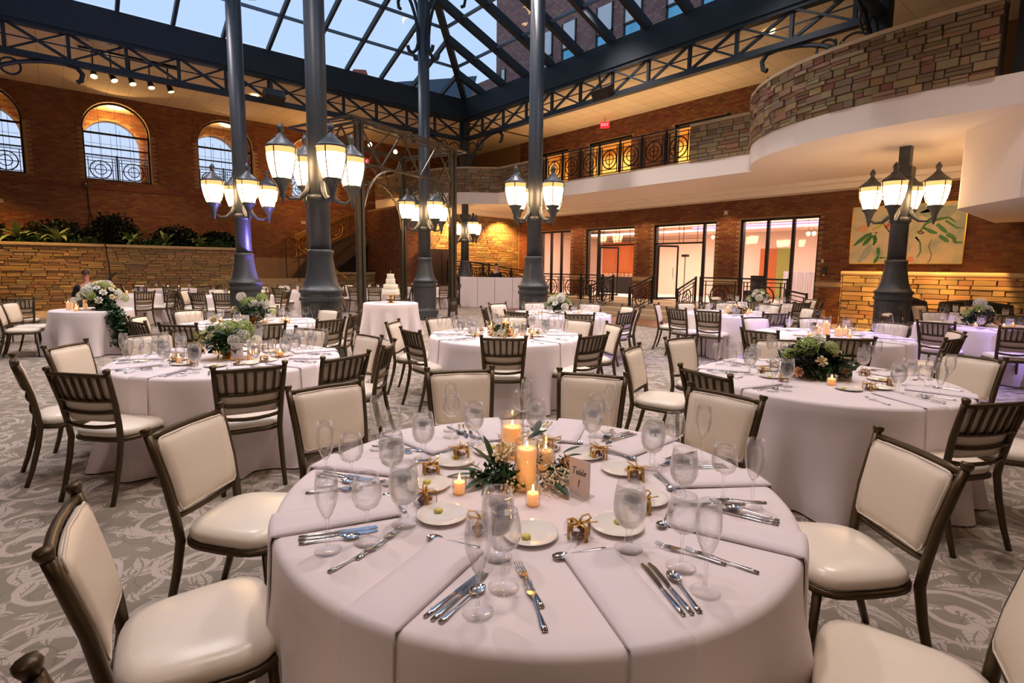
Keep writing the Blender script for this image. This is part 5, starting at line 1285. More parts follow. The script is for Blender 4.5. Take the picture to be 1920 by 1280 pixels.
def spoon():
    m_ = MB(); m_.tube([(0, 0, .003), (0, .02, .004), (0, .06, .007), (0, .115, .009), (0, .125, .008)], [.0075, .0085, .004, .003, .004], 8, flat=.4)
    b_ = MB(); vs = []; fs = []; n = 14
    for k, (s_, z) in enumerate(((1, .009), (.8, .0055), (.5, .003), (.05, .002))):
        vs += [(.0185 * s_ * cos(2 * pi * i / n), .150 + .027 * s_ * sin(2 * pi * i / n), z) for i in range(n)]
    for k in range(3):
        for i in range(n): a = k * n + i; c = k * n + (i + 1) % n; fs.append((a, c, c + n, a + n))
    b_.add(vs, fs)
    return thing_proto('spoon', 'spoon', [('handle', m_, 'steel', True), ('bowl', b_, 'steel', True)])
KNI, FOR, SPO = knife_mb(), fork(), spoon()
def favor():
    t = empty('favor_box', (0, 0, 0), 0, 'x', 'favor box')
    MB().box((0, 0, .0175), (.052, .052, .035)).build('box', M['acrylic'], t)
    r = random.Random(4); c = MB()
    for i in range(5): v, f = ICO1; T = Matrix.Translation((r.uniform(-.014, .014), r.uniform(-.014, .014), .010 + .010 * (i > 2))) @ Matrix.Diagonal((.011, .011, .008, 1)); c.add(v, f, T)
    c.build('chocolate', M['candy'], t, True)
    m_ = MB(); m_.box((0, 0, .0365), (.054, .009, .0015)); m_.box((0, 0, .0365), (.009, .054, .0015))
    for s_ in (-1, 1): m_.box((.027 * s_, 0, .018), (.0012, .009, .037)); m_.box((0, .027 * s_, .018), (.009, .0012, .037))
    for s_ in (-1, 1):
        pts = [(0, 0, .038), (.012 * s_, .006, .050), (.028 * s_, .004, .052), (.030 * s_, -.002, .044), (.014 * s_, -.004, .040), (0, 0, .039)]; m_.tube(pts, .0032, 4, flat=.35)
        m_.tube([(0, 0, .039), (.012 * s_, -.016, .043), (.03 * s_, -.026, .046)], .003, 4, flat=.35)
    m_.build('ribbon', M['ribbon'], t, True); return proto(t)
FAV = favor()
for c_ in FAV.children:
    c_.scale = (1.3, 1.3, 1.2)
    if c_.name.startswith('ribbon'): c_.scale = (1.45, 1.45, 1.2)
def napkin_mb(hang):
    """folded napkin lying from s=.40 to the edge, then hanging over it; local +y points to the table centre, the rim is at y=0"""
    prof = [(.385, .002), (.39, .011), (.37, .0145), (.2, .012), (.06, .011), (.0, .010), (-.014, .006), (-.022, -.014)]
    if hang: prof += [(-.024, -.07), (-.029, -.16), (-.035, -.25), (-.042, -.33)]
    vs = []; fs = []; xs = (-.084, -.079, -.04, 0, .04, .079, .084)
    for j, (y, z) in enumerate(prof):
        for i, x in enumerate(xs):
            zz = z - (.009 if i in (0, 6) and j < 6 else 0); dy = -.95 * (1 - sqrt(max(1 - (x / .93) ** 2, 0))) * -1 if j >= 5 else 0
            vs.append((x * (1 - .02 * j / 8), y + (-(.929 - sqrt(.929 ** 2 - x * x)) * -1 if False else (.929 - sqrt(.929 ** 2 - x * x)) if j >= 5 else 0), zz))
    m_ = len(xs)
    for j in range(len(prof) - 1):
        for i in range(m_ - 1): a = j * m_ + i; fs.append((a, a + 1, a + m_ + 1, a + m_))
    mb = MB(); mb.add(vs, fs); return mb
def napkin(hang):
    t = empty('napkin', (0, 0, 0), 0, 'x', 'napkin'); o = napkin_mb(hang).build('fold', M['napkin'], t, True)
    s_ = o.modifiers.new('thick', 'SOLIDIFY'); s_.thickness = .006; s_.offset = 1
    return proto(t)
NAP = napkin(True); NAPF = napkin(True)
R1 = .915
def put(proto_o, tc, a, s_, v, rz, label, group, z=ZT + .0008, jit=0):
    """s = distance in from the rim, v = to the sitter's right, rz = turn (0 = pointing to the centre)"""
    d = dirv(a); inn = -d; right = Vector((inn.y, -inn.x, 0)); p = Vector((tc[0], tc[1], 0)) + d * (R1 - s_) + right * v
    return copy_tree(proto_o, (p.x, p.y, z), atan2(-inn.x, inn.y) + rz, label, group)
def setting(tc, a, k, ph, g, lvl, rnd):
    """lvl 3: everything; 2: plate, cutlery pieces and glasses; 1: glasses, napkin, plate; 0: two glasses"""
    P = 'at %s place clockwise, %s' % (ORD[k], ph); j = lambda q: rnd.uniform(-q, q)
    G_, W__, F_ = (GOB, WIN, FLU) if lvl >= 2 else (GOBF, WINF, FLUF)
    put(G_, tc, a, .385 + j(.01), .13 + j(.01), j(3), 'ice water goblet ' + P, 'water goblets, ' + g)
    put(W__, tc, a, .26 + j(.01), .215 + j(.012), j(3), 'clear empty wine glass ' + P, 'wine glasses, ' + g)
    if lvl >= 1:
        put(F_, tc, a, .15 + j(.01), .215 + j(.012), j(3), 'clear champagne flute ' + P, 'champagne flutes, ' + g)
        put(NAP, tc, a, 0, 0, 0, 'white hanging napkin ' + P, 'napkins, ' + g)
        put(PLATE, tc, a, .53 + j(.01), -.15 + j(.02), j(3), 'white bread plate ' + P, 'bread plates, ' + g)
    if lvl >= 2:
        put(BUT, tc, a, .53 + j(.02), -.165 + j(.02), j(3), 'yellow butter pat ' + P, 'butter pats, ' + g, ZT + .006)
        put(FAV, tc, a, .49 + j(.01), .01 + j(.02), j(.5), 'gold-ribboned favor box ' + P, 'favor boxes, ' + g)
        put(KNI, tc, a, .068, .105, -.08 + j(.03), 'steel knife nearer the napkin ' + P, 'knives, ' + g)
        put(FOR, tc, a, .10, -.232 + j(.01), -.14 + j(.05), 'outer steel fork ' + P, 'forks, ' + g)
        put(SPO, tc, a, .068, .150, -.12 + j(.04), 'steel soup spoon by the knives ' + P, 'spoons, ' + g)
    if lvl >= 3:
        put(KNI, tc, a, .066, .128, -.08 + j(.03), 'steel knife nearer the spoon ' + P, 'knives, ' + g)
        put(FOR, tc, a, .185, -.225 + j(.01), -.03 + j(.05), 'inner shorter steel fork ' + P, 'forks, ' + g)
        put(SPO, tc, a, .405, .060, pi / 2 + .12 + j(.1), 'dessert spoon lying crosswise ' + P, 'spoons, ' + g)

# ================================================================== CANDLES AND FLOWERS
def candle(loc, r, h, lab, gl=None, far=False, wick_off=0):
    """wax pillar in a clear glass; two things: the candle and its holder"""
    x, y, z = loc; n = 10 if far else 18; t = empty('candle', loc, 0, 'lit cream candle ' + lab, 'candle', 'candles')
    z0 = .004
    MB().lathe([(z0, r * .93), (z0 + h * .96, r * .93), (z0 + h, r * .86), (z0 + h - .004, r * .5), (z0 + h - .007, 0)], n).build('wax', M['wax'], t, True)
    MB().tube([(0, 0, z0 + h - .008), (.001, 0, z0 + h + .006)], .0012, 5).build('wick', M['wick'], t)
    MB().lathe([(z0 + h + .002, .0), (z0 + h + .007, .0038), (z0 + h + .014, .0036), (z0 + h + .026, .0)], 8).build('flame', M['flame'], t, True)
    gh, gr = gl if gl else (h * 1.5, r * 1.12)
    g = empty('candle_glass', loc, 0, 'clear glass around candle ' + lab, 'candle holder', 'candle holders')
    MB().lathe([(0, gr * .9), (.001, gr), (gh, gr * 1.03), (gh + .002, gr * 1.01), (gh, gr * .98), (.006, gr * .95)], n, cap=False).build('wall', M['votive'], g, True)
    MB().lathe([(.0005, gr * .92), (.003, gr * .92)], n).build('foot', M['votive'], g)
def hydr_mesh(key, n, seed):
    rnd = random.Random(seed); mb = MB()
    for i in range(n):
        z = 1 - 1.75 * (i + .5) / n; q = sqrt(1 - z * z); a = i * 2.39996; p = Vector((q * cos(a), q * sin(a), z)); s_ = p.cross(Vector((.3, .2, 1))).normalized(); r_ = p.cross(s_); L = 1.7 / sqrt(n) * rnd.uniform(.85, 1.1); pp = p * rnd.uniform(.88, 1.03)
        for k in range(4):
            b_ = k * pi / 2 + rnd.random() * .3; d = s_ * cos(b_) + r_ * sin(b_); e = s_ * cos(b_ + .6) + r_ * sin(b_ + .6); f = s_ * cos(b_ - .6) + r_ * sin(b_ - .6)
            mb.add([pp, pp + e * L * .75 + p * .06, pp + d * L * 1.1 + p * .0, pp + f * L * .75 + p * .06], [(0, 1, 2, 3)])
    me = mb.mesh('hydrangea'); me.materials.append(M[key]); return me
def rose_mesh(key, seed):
    rnd = random.Random(seed); mb = MB()
    for ring, (n, r0, r1, h, tilt) in enumerate(((4, .10, .30, .95, .15), (5, .2, .52, .92, .4), (6, .3, .80, .75, .75), (7, .35, 1.05, .45, 1.1))):
        for i in range(n):
            a = 2 * pi * (i + .5 * ring) / n + rnd.uniform(-.1, .1); wv = 2 * pi / n * .75; vs = []
            for j in range(4):
                t = j / 3; rr = r0 + (r1 - r0) * t; zz = -.5 + (h + .5) * sin(t * pi / 2 * (1.25 if ring > 1 else 1))
                for k in range(4): b_ = a + wv * (k / 3 - .5) * (1 if t > .2 else .6); e = 1 - .12 * abs(k - 1.5) * t; vs.append((rr * e * cos(b_), rr * e * sin(b_), zz * e))
            fs = [(j * 4 + k, j * 4 + k + 1, j * 4 + k + 5, j * 4 + k + 4) for j in range(3) for k in range(3)]; mb.add(vs, fs)
    me = mb.mesh('rose', True); me.materials.append(M[key]); return me
FL = {'hy': hydr_mesh('hydra', 110, 1), 'hw': hydr_mesh('white_p', 110, 2), 'rc': rose_mesh('rose', 3), 'rb': rose_mesh('blush', 4), 'rw': rose_mesh('white_p', 5)}
def foliage(parent, spots, n, L, key, seed, name='foliage'):
    rnd = random.Random(seed); mb = MB()
    for (x, y, z, r) in spots:
        for i in range(n):
            d = Vector((rnd.gauss(0, 1), rnd.gauss(0, 1), rnd.gauss(0, .7))).normalized(); blade2(mb, Vector((x, y, z)) + d * r * rnd.uniform(.3, 1), rnd, L * rnd.uniform(.6, 1.2))
    return mb.build(name, M[key], parent, kind='stuff')
def bouquet(loc, label, blooms, vase='gold', vr=.07, vh=.10, leafs=('leaf',), dens=1.0, seed=0, s=1.0, cat='flowers', nm='flower_arrangement'):
    """blooms: (kind, x, y, z, radius) about the vase rim"""
    t = empty(nm, loc, radians(-AZ0), label, cat); rnd = random.Random(seed)
    if vh: MB().lathe([(0, vr * .6), (.005, vr * .62), (.012, vr * .3), (.02, vr * .3), (.035, vr * .75), (vh * .75, vr), (vh, vr * .93), (vh, vr * .85), (vh * .6, vr * .8)], 20).build('vase', M[vase], t, True)
    for k, (kd, x, y, z, r) in enumerate(blooms):
        d = Vector((x, y, z * .8 + .05)).normalized(); q = d.to_track_quat('Z', 'Y') @ Quaternion((0, 0, 1), rnd.random() * 6)
        T = Matrix.Translation((x * s, y * s, vh + z * s)) @ q.to_matrix().to_4x4() @ Matrix.Diagonal((r * s, r * s, r * s * .85, 1))
        placed(FL[kd], {'h': 'hydrangea', 'r': 'rose'}[kd[0]], T, t)
    for i, lk in enumerate(leafs):
        sp_ = [(rnd.uniform(-.13, .13) * s, rnd.uniform(-.13, .13) * s, vh + rnd.uniform(.0, .12) * s, .10 * s) for _ in range(9)]
        foliage(t, sp_, int(26 * dens), .065 * s, lk, seed + i)
    for i in range(7):
        m_ = MB(); a = rnd.random() * 6.28; blade(m_, (0, 0, vh * .9), a, .22 * s, .03 * s, .7, 1.4); m_.build('leaf', M['leaf'], t)
    return t
def ring_blooms(kinds, n, R, seed, r=.05, zs=(.02, .16)):
    rnd = random.Random(seed); out = []
    for i in range(n):
        a = i * 2.39996; q = sqrt((i + .5) / n); out.append((kinds[i % len(kinds)], R * q * cos(a), R * q * sin(a), zs[1] - (zs[1] - zs[0]) * q * q, r * rnd.uniform(.8, 1.15) * (1.25 if kinds[i % len(kinds)][0] == 'h' else .9)))
    return out
def card(loc, az, word, num, label, h=.135, w_=.095):
    t = empty('table_number_card', loc, az, label, 'table card')
    MB().box((0, 0, h / 2 + .004), (w_, .003, h)).build('card', M['card'], t)
    MB().box((0, -.001, .0025), (w_ * 1.02, .075, .003)).build('acrylic_foot', M['acrylic'], t); MB().box((0, .003, h / 2), (w_ * 1.02, .002, h * 1.02)).build('acrylic_back', M['acrylic'], t)
    G_ = {'T': ((.62, [(0, .80), (.12, .93), (.62, .90), (.74, .99)]), (0, [(.42, .92), (.30, .45), (.20, .0)]), (0, [(.08, .02), (.2, .0), (.32, .04)])),
          'a': ((.45, [(.42, .44), (.28, .52), (.08, .38), (.04, .12), (.16, .0), (.30, .12), (.42, .44)]), (0, [(.44, .50), (.36, .12), (.44, .0), (.52, .06)])),
          'b': ((.45, [(.20, 1.0), (.08, .35), (.08, .08), (.22, .0), (.40, .18), (.42, .42), (.30, .52), (.14, .38)]),),
          'l': ((.24, [(.24, 1.0), (.10, .35), (.08, .06), (.16, .0), (.26, .08)]),),
          'e': ((.42, [(.06, .24), (.34, .32), (.34, .48), (.22, .52), (.06, .34), (.06, .10), (.18, .0), (.36, .12)]),),
          '1': ((.3, [(.10, .80), (.28, .98), (.18, .45), (.10, .0)]), (0, [(.0, .0), (.10, .0), (.22, .0)]))}
    for txt, z, s_ in ((word, h * .60, .026), (num, h * .27, .026)):
        x = -sum((G_[c][0][0] + .06) * s_ for c in txt) / 2
        for c in txt:
            m_ = MB()
            for _, pts in G_[c]:
                n_ = len(pts); m_.tube([(x + px_ * s_, -.0022, z + pz * s_) for px_, pz in pts], [s_ * (.028 + .045 * sin(pi * i / max(n_ - 1, 1))) for i in range(n_)], 5)
            m_.build('letter', M['ink'], t); x += (G_[c][0][0] + .08) * s_
    return t
def view_at(tc, lat, dep):   # offset on a table: lateral to the right of view, depth away from the camera
    return (tc[0] + lat * cos(YAW) + dep * sin(YAW), tc[1] - lat * sin(YAW) + dep * cos(YAW))

# ================================================================== TABLES
TAB = {
 'T1': ((1.36, 1.47), 'nearest table', [(-76, 1.62, -6), (-46, 1.66, 3), (-15, 1.72, 1), (16, 1.66, 2), (47, 1.58, 4), (86, 1.56, 2), (122, 1.5, 0), (158, 1.5, 0), (-114, 1.45, -8), (-150, 1.45, 0)], 3),
 'T2': ((1.15, 5.25), 'table with yellow-green bouquet', [(-131, 1.42, -4), (-167, 1.36, -4), (-97, 1.34, 6), (-62, 1.30, 8), (147, 1.28, 0), (115, 1.34, 8), (86, 1.40, 4), (55, 1.28, -12), (12, 1.28, 8), (-25, 1.3, 0)], 2),
 'T3': ((4.20, 5.10), 'candle table near the gazebo', [(-122, 1.24, -6), (-82, 1.45, 0), (-45, 1.34, 0), (180, 1.20, 0), (133, 1.32, 6), (80, 1.42, -6), (51, 1.31, -10), (4, 1.25, -8)], 2),
 'T4': ((4.55, 1.60), 'table with peach-rose bouquet', [(-26, 1.58, -8), (-113, 1.20, -4), (12, 1.40, -8), (75, 1.56, -10), (-64, 1.52, 6), (168, 1.26, 0), (130, 1.36, 0)], 2),
 'T5': ((2.12, 8.20), 'table with white-green bouquet', [(-171, 1.42, -6), (149, 1.38, -8), (114, 1.42, 8), (80, 1.38, 8), (33, 1.30, -6), (-142, 1.45, -8), (-109, 1.42, 8), (-65, 1.45, 10), (-20, 1.4, 0)], 1),
 'T7': ((6.95, 6.90), 'table with white hydrangea bouquet', [(-107, 1.42, 3), (-54, 1.42, 10), (-144, 1.36, 0), (172, 1.42, 8), (132, 1.40, 8), (99, 1.43, 5), (70, 1.45, 0), (-18, 1.32, 6), (33, 1.34, -8)], 1),
 'T8': ((7.65, 2.65), 'candle table by the square-topped column', [(-19, 1.30, 8), (-118, 1.38, -8), (-158, 1.35, -8), (21, 1.32, -8), (64, 1.38, -8), (150, 1.35, 0), (110, 1.35, 0)], 1),
 'T9': ((11.1, 1.62), 'table with blush-rose bouquet', [(-117, 1.50, -8), (-152, 1.5, -6), (172, 1.45, 0), (-75, 1.4, 0), (-35, 1.4, 0), (10, 1.4, 0)], 1),
 'T10': ((9.98, 5.12), 'candle table below the wide doors', [(-70, 1.50, 6), (-114, 1.48, -8), (-138, 1.40, 0), (-26, 1.36, 8), (14, 1.5, -6), (176, 1.38, 0), (128, 1.4, 0), (90, 1.4, 0), (50, 1.4, 0)], 1),
 'T11': ((13.3, 6.25), 'table with pale bouquet by the rail', [(-155, 1.38, 0), (-115, 1.38, 0), (165, 1.38, 0), (125, 1.38, 0), (-75, 1.38, 0), (-30, 1.35, 0), (85, 1.38, 0)], 1),
 'T13': ((13.75, 2.0), 'table beside the black sofa', [(-150, 1.4, 0), (-60, 1.4, 0), (-15, 1.4, 0), (150, 1.4, 0), (30, 1.4, 0)], 1),
 'B1': ((1.25, 17.4), 'table behind the garland table', [ (160, 1.36, 0), (122, 1.36, 0), (86, 1.36, 0), (40, 1.36, 0)], 0),
 'B2': ((2.9, 20.5), 'table against the stone planter', [(-170, 1.3, 0), (150, 1.36, 0), (110, 1.36, 0), (-125, 1.36, 0), (72, 1.3, 0), (-80, 1.3, 0)], 0),
 'B3': ((3.65, 15.75), 'table behind the violet-lit column', [(-168, 1.36, 0), (-130, 1.36, 0), (165, 1.36, 0), (128, 1.36, 0), (90, 1.36, 0), (52, 1.36, 0), (-92, 1.36, 0), (-50, 1.3, 0), (0, 1.3, 0)], 0),
 'B6': ((6.2, 18.0), 'table by the foot of the stairs', [(-170, 1.36, 0), (-130, 1.36, 0), (150, 1.36, 0), (110, 1.36, 0), (-90, 1.3, 0), (60, 1.3, 0), (-50, 1.3, 0), (5, 1.3, 0)], 0),
 'B4': ((8.75, 18.1), 'table behind the cake', [(-165, 1.36, 0), (165, 1.36, 0), (125, 1.36, 0), (-125, 1.36, 0), (80, 1.36, 0), (-60, 1.3, 0), (40, 1.3, 0)], 0),
 'B5': ((11.1, 18.4), 'table near the tall dark cabinet', [(-175, 1.36, 0), (140, 1.36, 0), (-135, 1.36, 0), (100, 1.36, 0), (-90, 1.3, 0)], 0),
}
SET_A = {'T1': [-76, -46, -15, 16, 47, 84, 119, 164, -113, -153]}
for key, (tc, ph, chairs, lvl) in TAB.items():
    near = lvl >= 2; rnd = random.Random(hash(key) % 1000 if False else sum(map(ord, key)) * 7)
    cloth(tc, R1, 'floor-length white cloth covering the %s' % ph, 224 if key == 'T1' else (144 if near else 72), 12 if near else 6, sum(map(ord, key)), 15, .035)
    order = sorted(chairs, key=lambda c: (c[0] + 180) % 360)
    for k, (a, d, off) in enumerate(order):
        v = (a + 180) % 360; vw = 'seen from behind' if (v < 65 or v > 295) else ('seen from the front' if 115 < v < 245 else 'seen side-on')
        place_chair(tc, a, d, off, 'ivory bronze chair %s, %s clockwise, %s' % (vw, ORD[k], ph), 'chairs around the ' + ph, near)
    if key == 'T1': sa = sorted(SET_A['T1'], key=lambda c: (c + 180) % 360)
    else: sa = [c[0] for c in order]
    for k, a in enumerate(sa):
        if lvl == 0 and k % 2: continue
        setting(tc, a, k, ph, ph, lvl, rnd)

# centre of the nearest table: three candle cylinders and two votives in greenery
def T1c():
    z = ZT
    candle((1.318, 1.465, z), .040, .155, 'in the tall glass at the front of the nearest centrepiece', (.185, .045))
    candle((1.50, 1.765, z), .046, .135, 'in the widest glass at the back of the nearest centrepiece', (.195, .051))
    candle((1.51, 1.56, z), .032, .08, 'in the short glass right of the nearest centrepiece', (.135, .037))
    candle((1.093, 1.585, z), .022, .042, 'in the small votive left of the nearest centrepiece', (.066, .026))
    candle((1.240, 1.342, z), .022, .042, 'in the small votive in front of the nearest centrepiece', (.066, .026))
    t = empty('flower_arrangement', (1.36, 1.53, z), radians(-AZ0), 'loose greenery wreath with cream rose around the nearest candles', 'flowers')
    rnd = random.Random(9)
    sp = [(-.10 + rnd.uniform(-.05, .05), rnd.uniform(-.07, .07), rnd.uniform(.015, .07), .05) for _ in range(7)] + [(-.17, -.02, .03, .045), (.10, -.05, .03, .045), (.14, -.04, .04, .04), (.05, .10, .04, .05), (-.02, -.09, .02, .03), (.15, .03, .05, .04)]
    foliage(t, sp, 34, .042, 'leafd' if False else 'leaf', 11)
    b_ = MB()
    for (cx, cy, cz, n, q) in ((-.04, -.115, .02, 60, .045), (.115, -.085, .045, 110, .06), (-.09, -.02, .09, 26, .035), (.02, .10, .15, 20, .03), (-.06, -.10, .02, 30, .04)):
        for i in range(n):
            v, f = ICO1; p = (cx + rnd.gauss(0, q * .5), cy + rnd.gauss(0, q * .4), max(cz + rnd.gauss(0, q * .4), .008)); r = rnd.uniform(.0035, .0062); b_.add(v, f, Matrix.Translation(p) @ Matrix.Diagonal((r, r, r, 1)))
    b_.build('babys_breath', M['baby'], t, True, kind='stuff')
    for (kd, x, y, zz, r) in (('rc', -.075, .01, .105, .048), ('rc', -.045, .05, .10, .035), ('rb', .165, .02, .06, .042), ('rc', .19, -.01, .04, .035), ('hw', .09, .07, .07, .04)):
        d = Vector((x, y - .06, zz + .02)).normalized(); placed(FL[kd], 'rose' if kd[0] == 'r' else 'hydrangea', Matrix.Translation((x, y, zz)) @ d.to_track_quat('Z', 'Y').to_matrix().to_4x4() @ Matrix.Diagonal((r, r, r, 1)), t)
    for (x, y, zz, az, L, w_, el) in ((-.19, .02, .015, 3.1, .13, .012, .15), (-.12, .03, .06, 2.2, .12, .012, 1.2), (-.17, -.03, .05, 3.4, .09, .014, .4), (-.15, -.06, .03, 3.9, .1, .016, .1), (-.12, -.08, .03, 4.3, .09, .012, .0), (.12, -.10, .03, 5.2, .09, .018, .1), (.02, .06, .15, .6, .10, .018, .5), (.16, .04, .10, .2, .08, .012, .6), (.17, .05, .08, 6.1, .07, .012, .5), (.05, .07, .17, 1.2, .07, .014, .9), (-.13, .0, .07, 2.8, .10, .013, .9), (-.16, -.05, .06, 3.6, .07, .012, .8)):
        m_ = MB(); blade(m_, (x, y, zz), az, L, w_, el, .5); m_.build('leaf', M['leaf'], t)
    card((1.425, 1.292, z), radians(-AZ0 + 62 - 108), 'Table', '1', "white card reading Table 1 on the nearest table")
T1c()
def cpos(tc, lat, dep, z=ZT): x, y = view_at(tc, lat, dep); return (x, y, z)
tc = TAB['T2'][0]
bouquet(cpos((1.13, 5.22), -.02, .02), 'low bouquet of yellow-green hydrangea and cream roses in gold bowl, left table', [('hy', .02, -.02, .17, .085), ('hy', -.13, .03, .13, .07), ('hy', .15, .02, .17, .08), ('hw', .17, -.05, .11, .06), ('hw', .26, .0, .06, .05), ('rc', -.16, -.08, .10, .055), ('rc', -.10, -.02, .24, .05), ('rc', -.07, -.12, .11, .045), ('rc', -.20, -.05, .03, .05), ('hw', .12, -.12, .08, .05), ('rw', .23, -.08, .04, .045), ('hy', .0, .12, .15, .07)], 'gold', .075, .10, ('leaf', 'leafy', 'leaf'), 1.0, 21, 1.0)
card(cpos(tc, .12, -.12), radians(-AZ0 + 8), 'Table', '', 'small white table card in front of the yellow-green bouquet', .15, .10)
for i, (l, d, h) in enumerate(((-.28, -.30, .05), (.20, -.05, .05), (-.22, .2, .05), (.42, .05, .05), (.1, .25, .05))): candle(cpos(tc, l, d), .024, h, '%s from the left around the yellow-green bouquet' % ORD[[0, 3, 1, 4, 2][i]], (.08, .028))
tc = TAB['T4'][0]
bouquet(cpos(tc, -.06, .05), 'round dark green bouquet with peach roses and green hydrangea, right table', [('hy', -.08, -.05, .17, .08), ('hy', .03, .05, .19, .07), ('rc', .10, -.09, .13, .055), ('rb', .15, -.12, .02, .055), ('rw', .0, -.04, .23, .05), ('hw', .14, .03, .15, .06), ('rb', -.16, -.12, .0, .04), ('hy', -.17, .0, .10, .06), ('rc', .2, -.05, .08, .045), ('rc', -.02, -.14, .08, .045), ('hy', .06, -.12, .18, .045)], 'gold', .075, .06, ('leaf', 'leafd', 'leaf', 'leafd'), 1.5, 31, 1.08)
card(cpos(tc, .13, -.07), radians(-AZ0 - 58), '', '', 'narrow lavender-shaded table card beside the peach-rose bouquet', .145, .10)
candle(cpos(tc, -.08, -.25), .03, .045, 'in front of the peach-rose bouquet', (.075, .036)); candle(cpos(tc, -.2, .1), .024, .05, 'left of the peach-rose bouquet', (.08, .03)); candle(cpos(tc, .05, .28), .024, .05, 'behind the peach-rose bouquet', (.08, .03))
def candleset(tc, ph, seed, fl=True):
    rnd = random.Random(seed); S_ = [(-.17, 0, .15, .042), (.0, .08, .21, .042), (.08, -.06, .13, .042), (.22, .02, .12, .04)]
    for i, (l, d, h, r) in enumerate(S_): candle(cpos(tc, l, d), r, h * .75, '%s from the left, %s' % (ORD[i], ph), (h * 1.15, r * 1.15), far=True)
    for i, (l, d) in enumerate(((-.32, -.12), (.12, -.22), (.34, .12))): candle(cpos(tc, l, d), .022, .04, '%s votive from the left, %s' % (ORD[i], ph), (.065, .027), far=True)
    if fl: bouquet(cpos(tc, -.05, -.08), 'loose white flowers and greenery among candles, %s' % ph, ring_blooms(['rw', 'rb', 'hw', 'rc'], 9, .17, seed, .045, (.02, .08)), 'gold', .05, 0, ('leaf',), .8, seed, .9)
candleset(TAB['T3'][0], TAB['T3'][1], 3); candleset(TAB['T8'][0], TAB['T8'][1], 8, False); candleset(TAB['T10'][0], TAB['T10'][1], 10)
bouquet(cpos(TAB['T5'][0], -.02, .0), 'white and green hydrangea bouquet on the table behind the left one', [('hw', -.13, 0, .24, .06), ('hy', .0, -.04, .17, .08), ('hy', .12, .02, .22, .075), ('hw', .07, -.08, .14, .07), ('hw', .18, -.04, .16, .06), ('rc', -.18, -.07, .08, .06), ('hw', .08, -.1, .05, .055), ('hy', -.1, .05, .16, .06), ('hy', .26, 0, .07, .05)], 'gold', .08, .10, ('leaf', 'leaf', 'leafd'), 1.2, 41, 1.15)
card(cpos(TAB['T5'][0], -.02, -.2), radians(-AZ0), '', '', 'small white table card in front of the white-green bouquet', .13, .10)
for i, (l, d) in enumerate(((-.42, -.1), (-.2, -.15), (.2, -.1), (.48, .0), (.35, .15))): candle(cpos(TAB['T5'][0], l, d), .026, .055, '%s from the left around the white-green bouquet' % ORD[[0, 1, 2, 4, 3][i]], (.085, .032), far=True)
bouquet(cpos(TAB['T7'][0], .0, .05), 'white hydrangea and green bouquet in low bowl near the steps', ring_blooms(['hw', 'hy', 'hw', 'rw'], 12, .2, 7, .062, (.02, .22)), 'water', .07, .09, ('leaf', 'leafd'), 1.2, 51, 1.1)
for i, (l, d) in enumerate(((-.35, -.1), (.1, -.3), (.38, .1))): candle(cpos(TAB['T7'][0], l, d), .028, .05, '%s from the left around the white hydrangea bouquet' % ORD[i], (.08, .034), far=True)
bouquet(cpos(TAB['T9'][0], -.05, .1), 'bouquet of blush roses and pale hydrangea at the picture edge', [('hw', .0, .0, .26, .08), ('hy', -.04, -.05, .18, .075), ('rb', .02, -.1, .05, .06), ('rb', .12, -.08, .08, .06), ('rb', -.06, -.12, .0, .05), ('rb', .16, -.1, -.02, .05), ('hy', -.15, 0, .12, .06), ('hw', .14, .02, .17, .06)], 'gold', .07, .08, ('leaf', 'leafd'), 1.3, 61, 1.1)
for i, (l, d) in enumerate(((-.3, -.15), (.32, -.1), (.0, -.3))): candle(cpos(TAB['T9'][0], l, d), .026, .05, '%s around the blush-rose bouquet' % ['left', 'right', 'front'][i], (.08, .032), far=True)
bouquet(cpos(TAB['T11'][0], .0, .0), 'pale green and white bouquet near the ramp railing', ring_blooms(['hy', 'hw', 'rw'], 10, .2, 12, .06, (.02, .2)), 'gold', .07, .10, ('leaf', 'leaf'), 1.1, 71, 1.1)
for i, k_ in enumerate(('B1', 'B2', 'B3', 'B4', 'B5', 'B6', 'T13')):
    for j, l in enumerate((-.18, .15)): candle(cpos(TAB[k_][0], l, .05 * j), .028, .08, '%s of two, %s' % (('left', 'right')[j], TAB[k_][1]), (.11, .034), far=True)

# small head table with a trailing garland
t6 = cpos((.46, 12.15), 0, 0)[:2]
cloth(t6, .60, 'floor-length white cloth on the small table with the trailing garland', 96, 8, 5, 9, .05)
gt = bouquet(cpos(t6, .18, -.02), 'tall white rose arrangement with long garland trailing to the floor', ring_blooms(['rw', 'rw', 'rc', 'hw', 'rw', 'hy'], 34, .30, 16, .052, (.0, .26)), 'gold', .12, .16, ('leaf', 'leafd'), 1.6, 81, 1.25)
rnd = random.Random(4); mb = MB()
for i in range(2200):
    t_ = i / 2200; x = .08 + .46 * min(t_ * 1.5, 1) + rnd.gauss(0, .05 + .05 * t_); y = -.12 - .12 * min(t_ * 2, 1) + rnd.gauss(0, .05); z = .10 - .10 * min(t_ * 3, 1) - max(0, t_ - .35) * .95 + rnd.gauss(0, .03)
    blade2(mb, Vector((x, y, z)), rnd, rnd.uniform(.05, .11))
mb.build('garland_foliage', M['leaf'], gt, kind='stuff')
mb = MB(); P = [(.0, -.05, .14), (.3, -.2, .04), (.5, -.25, -.05), (.56, -.26, -.4), (.56, -.26, -.6)]; mb.tube(P, .008, 5); mb.build('garland_stem', M['stem'], gt, True)
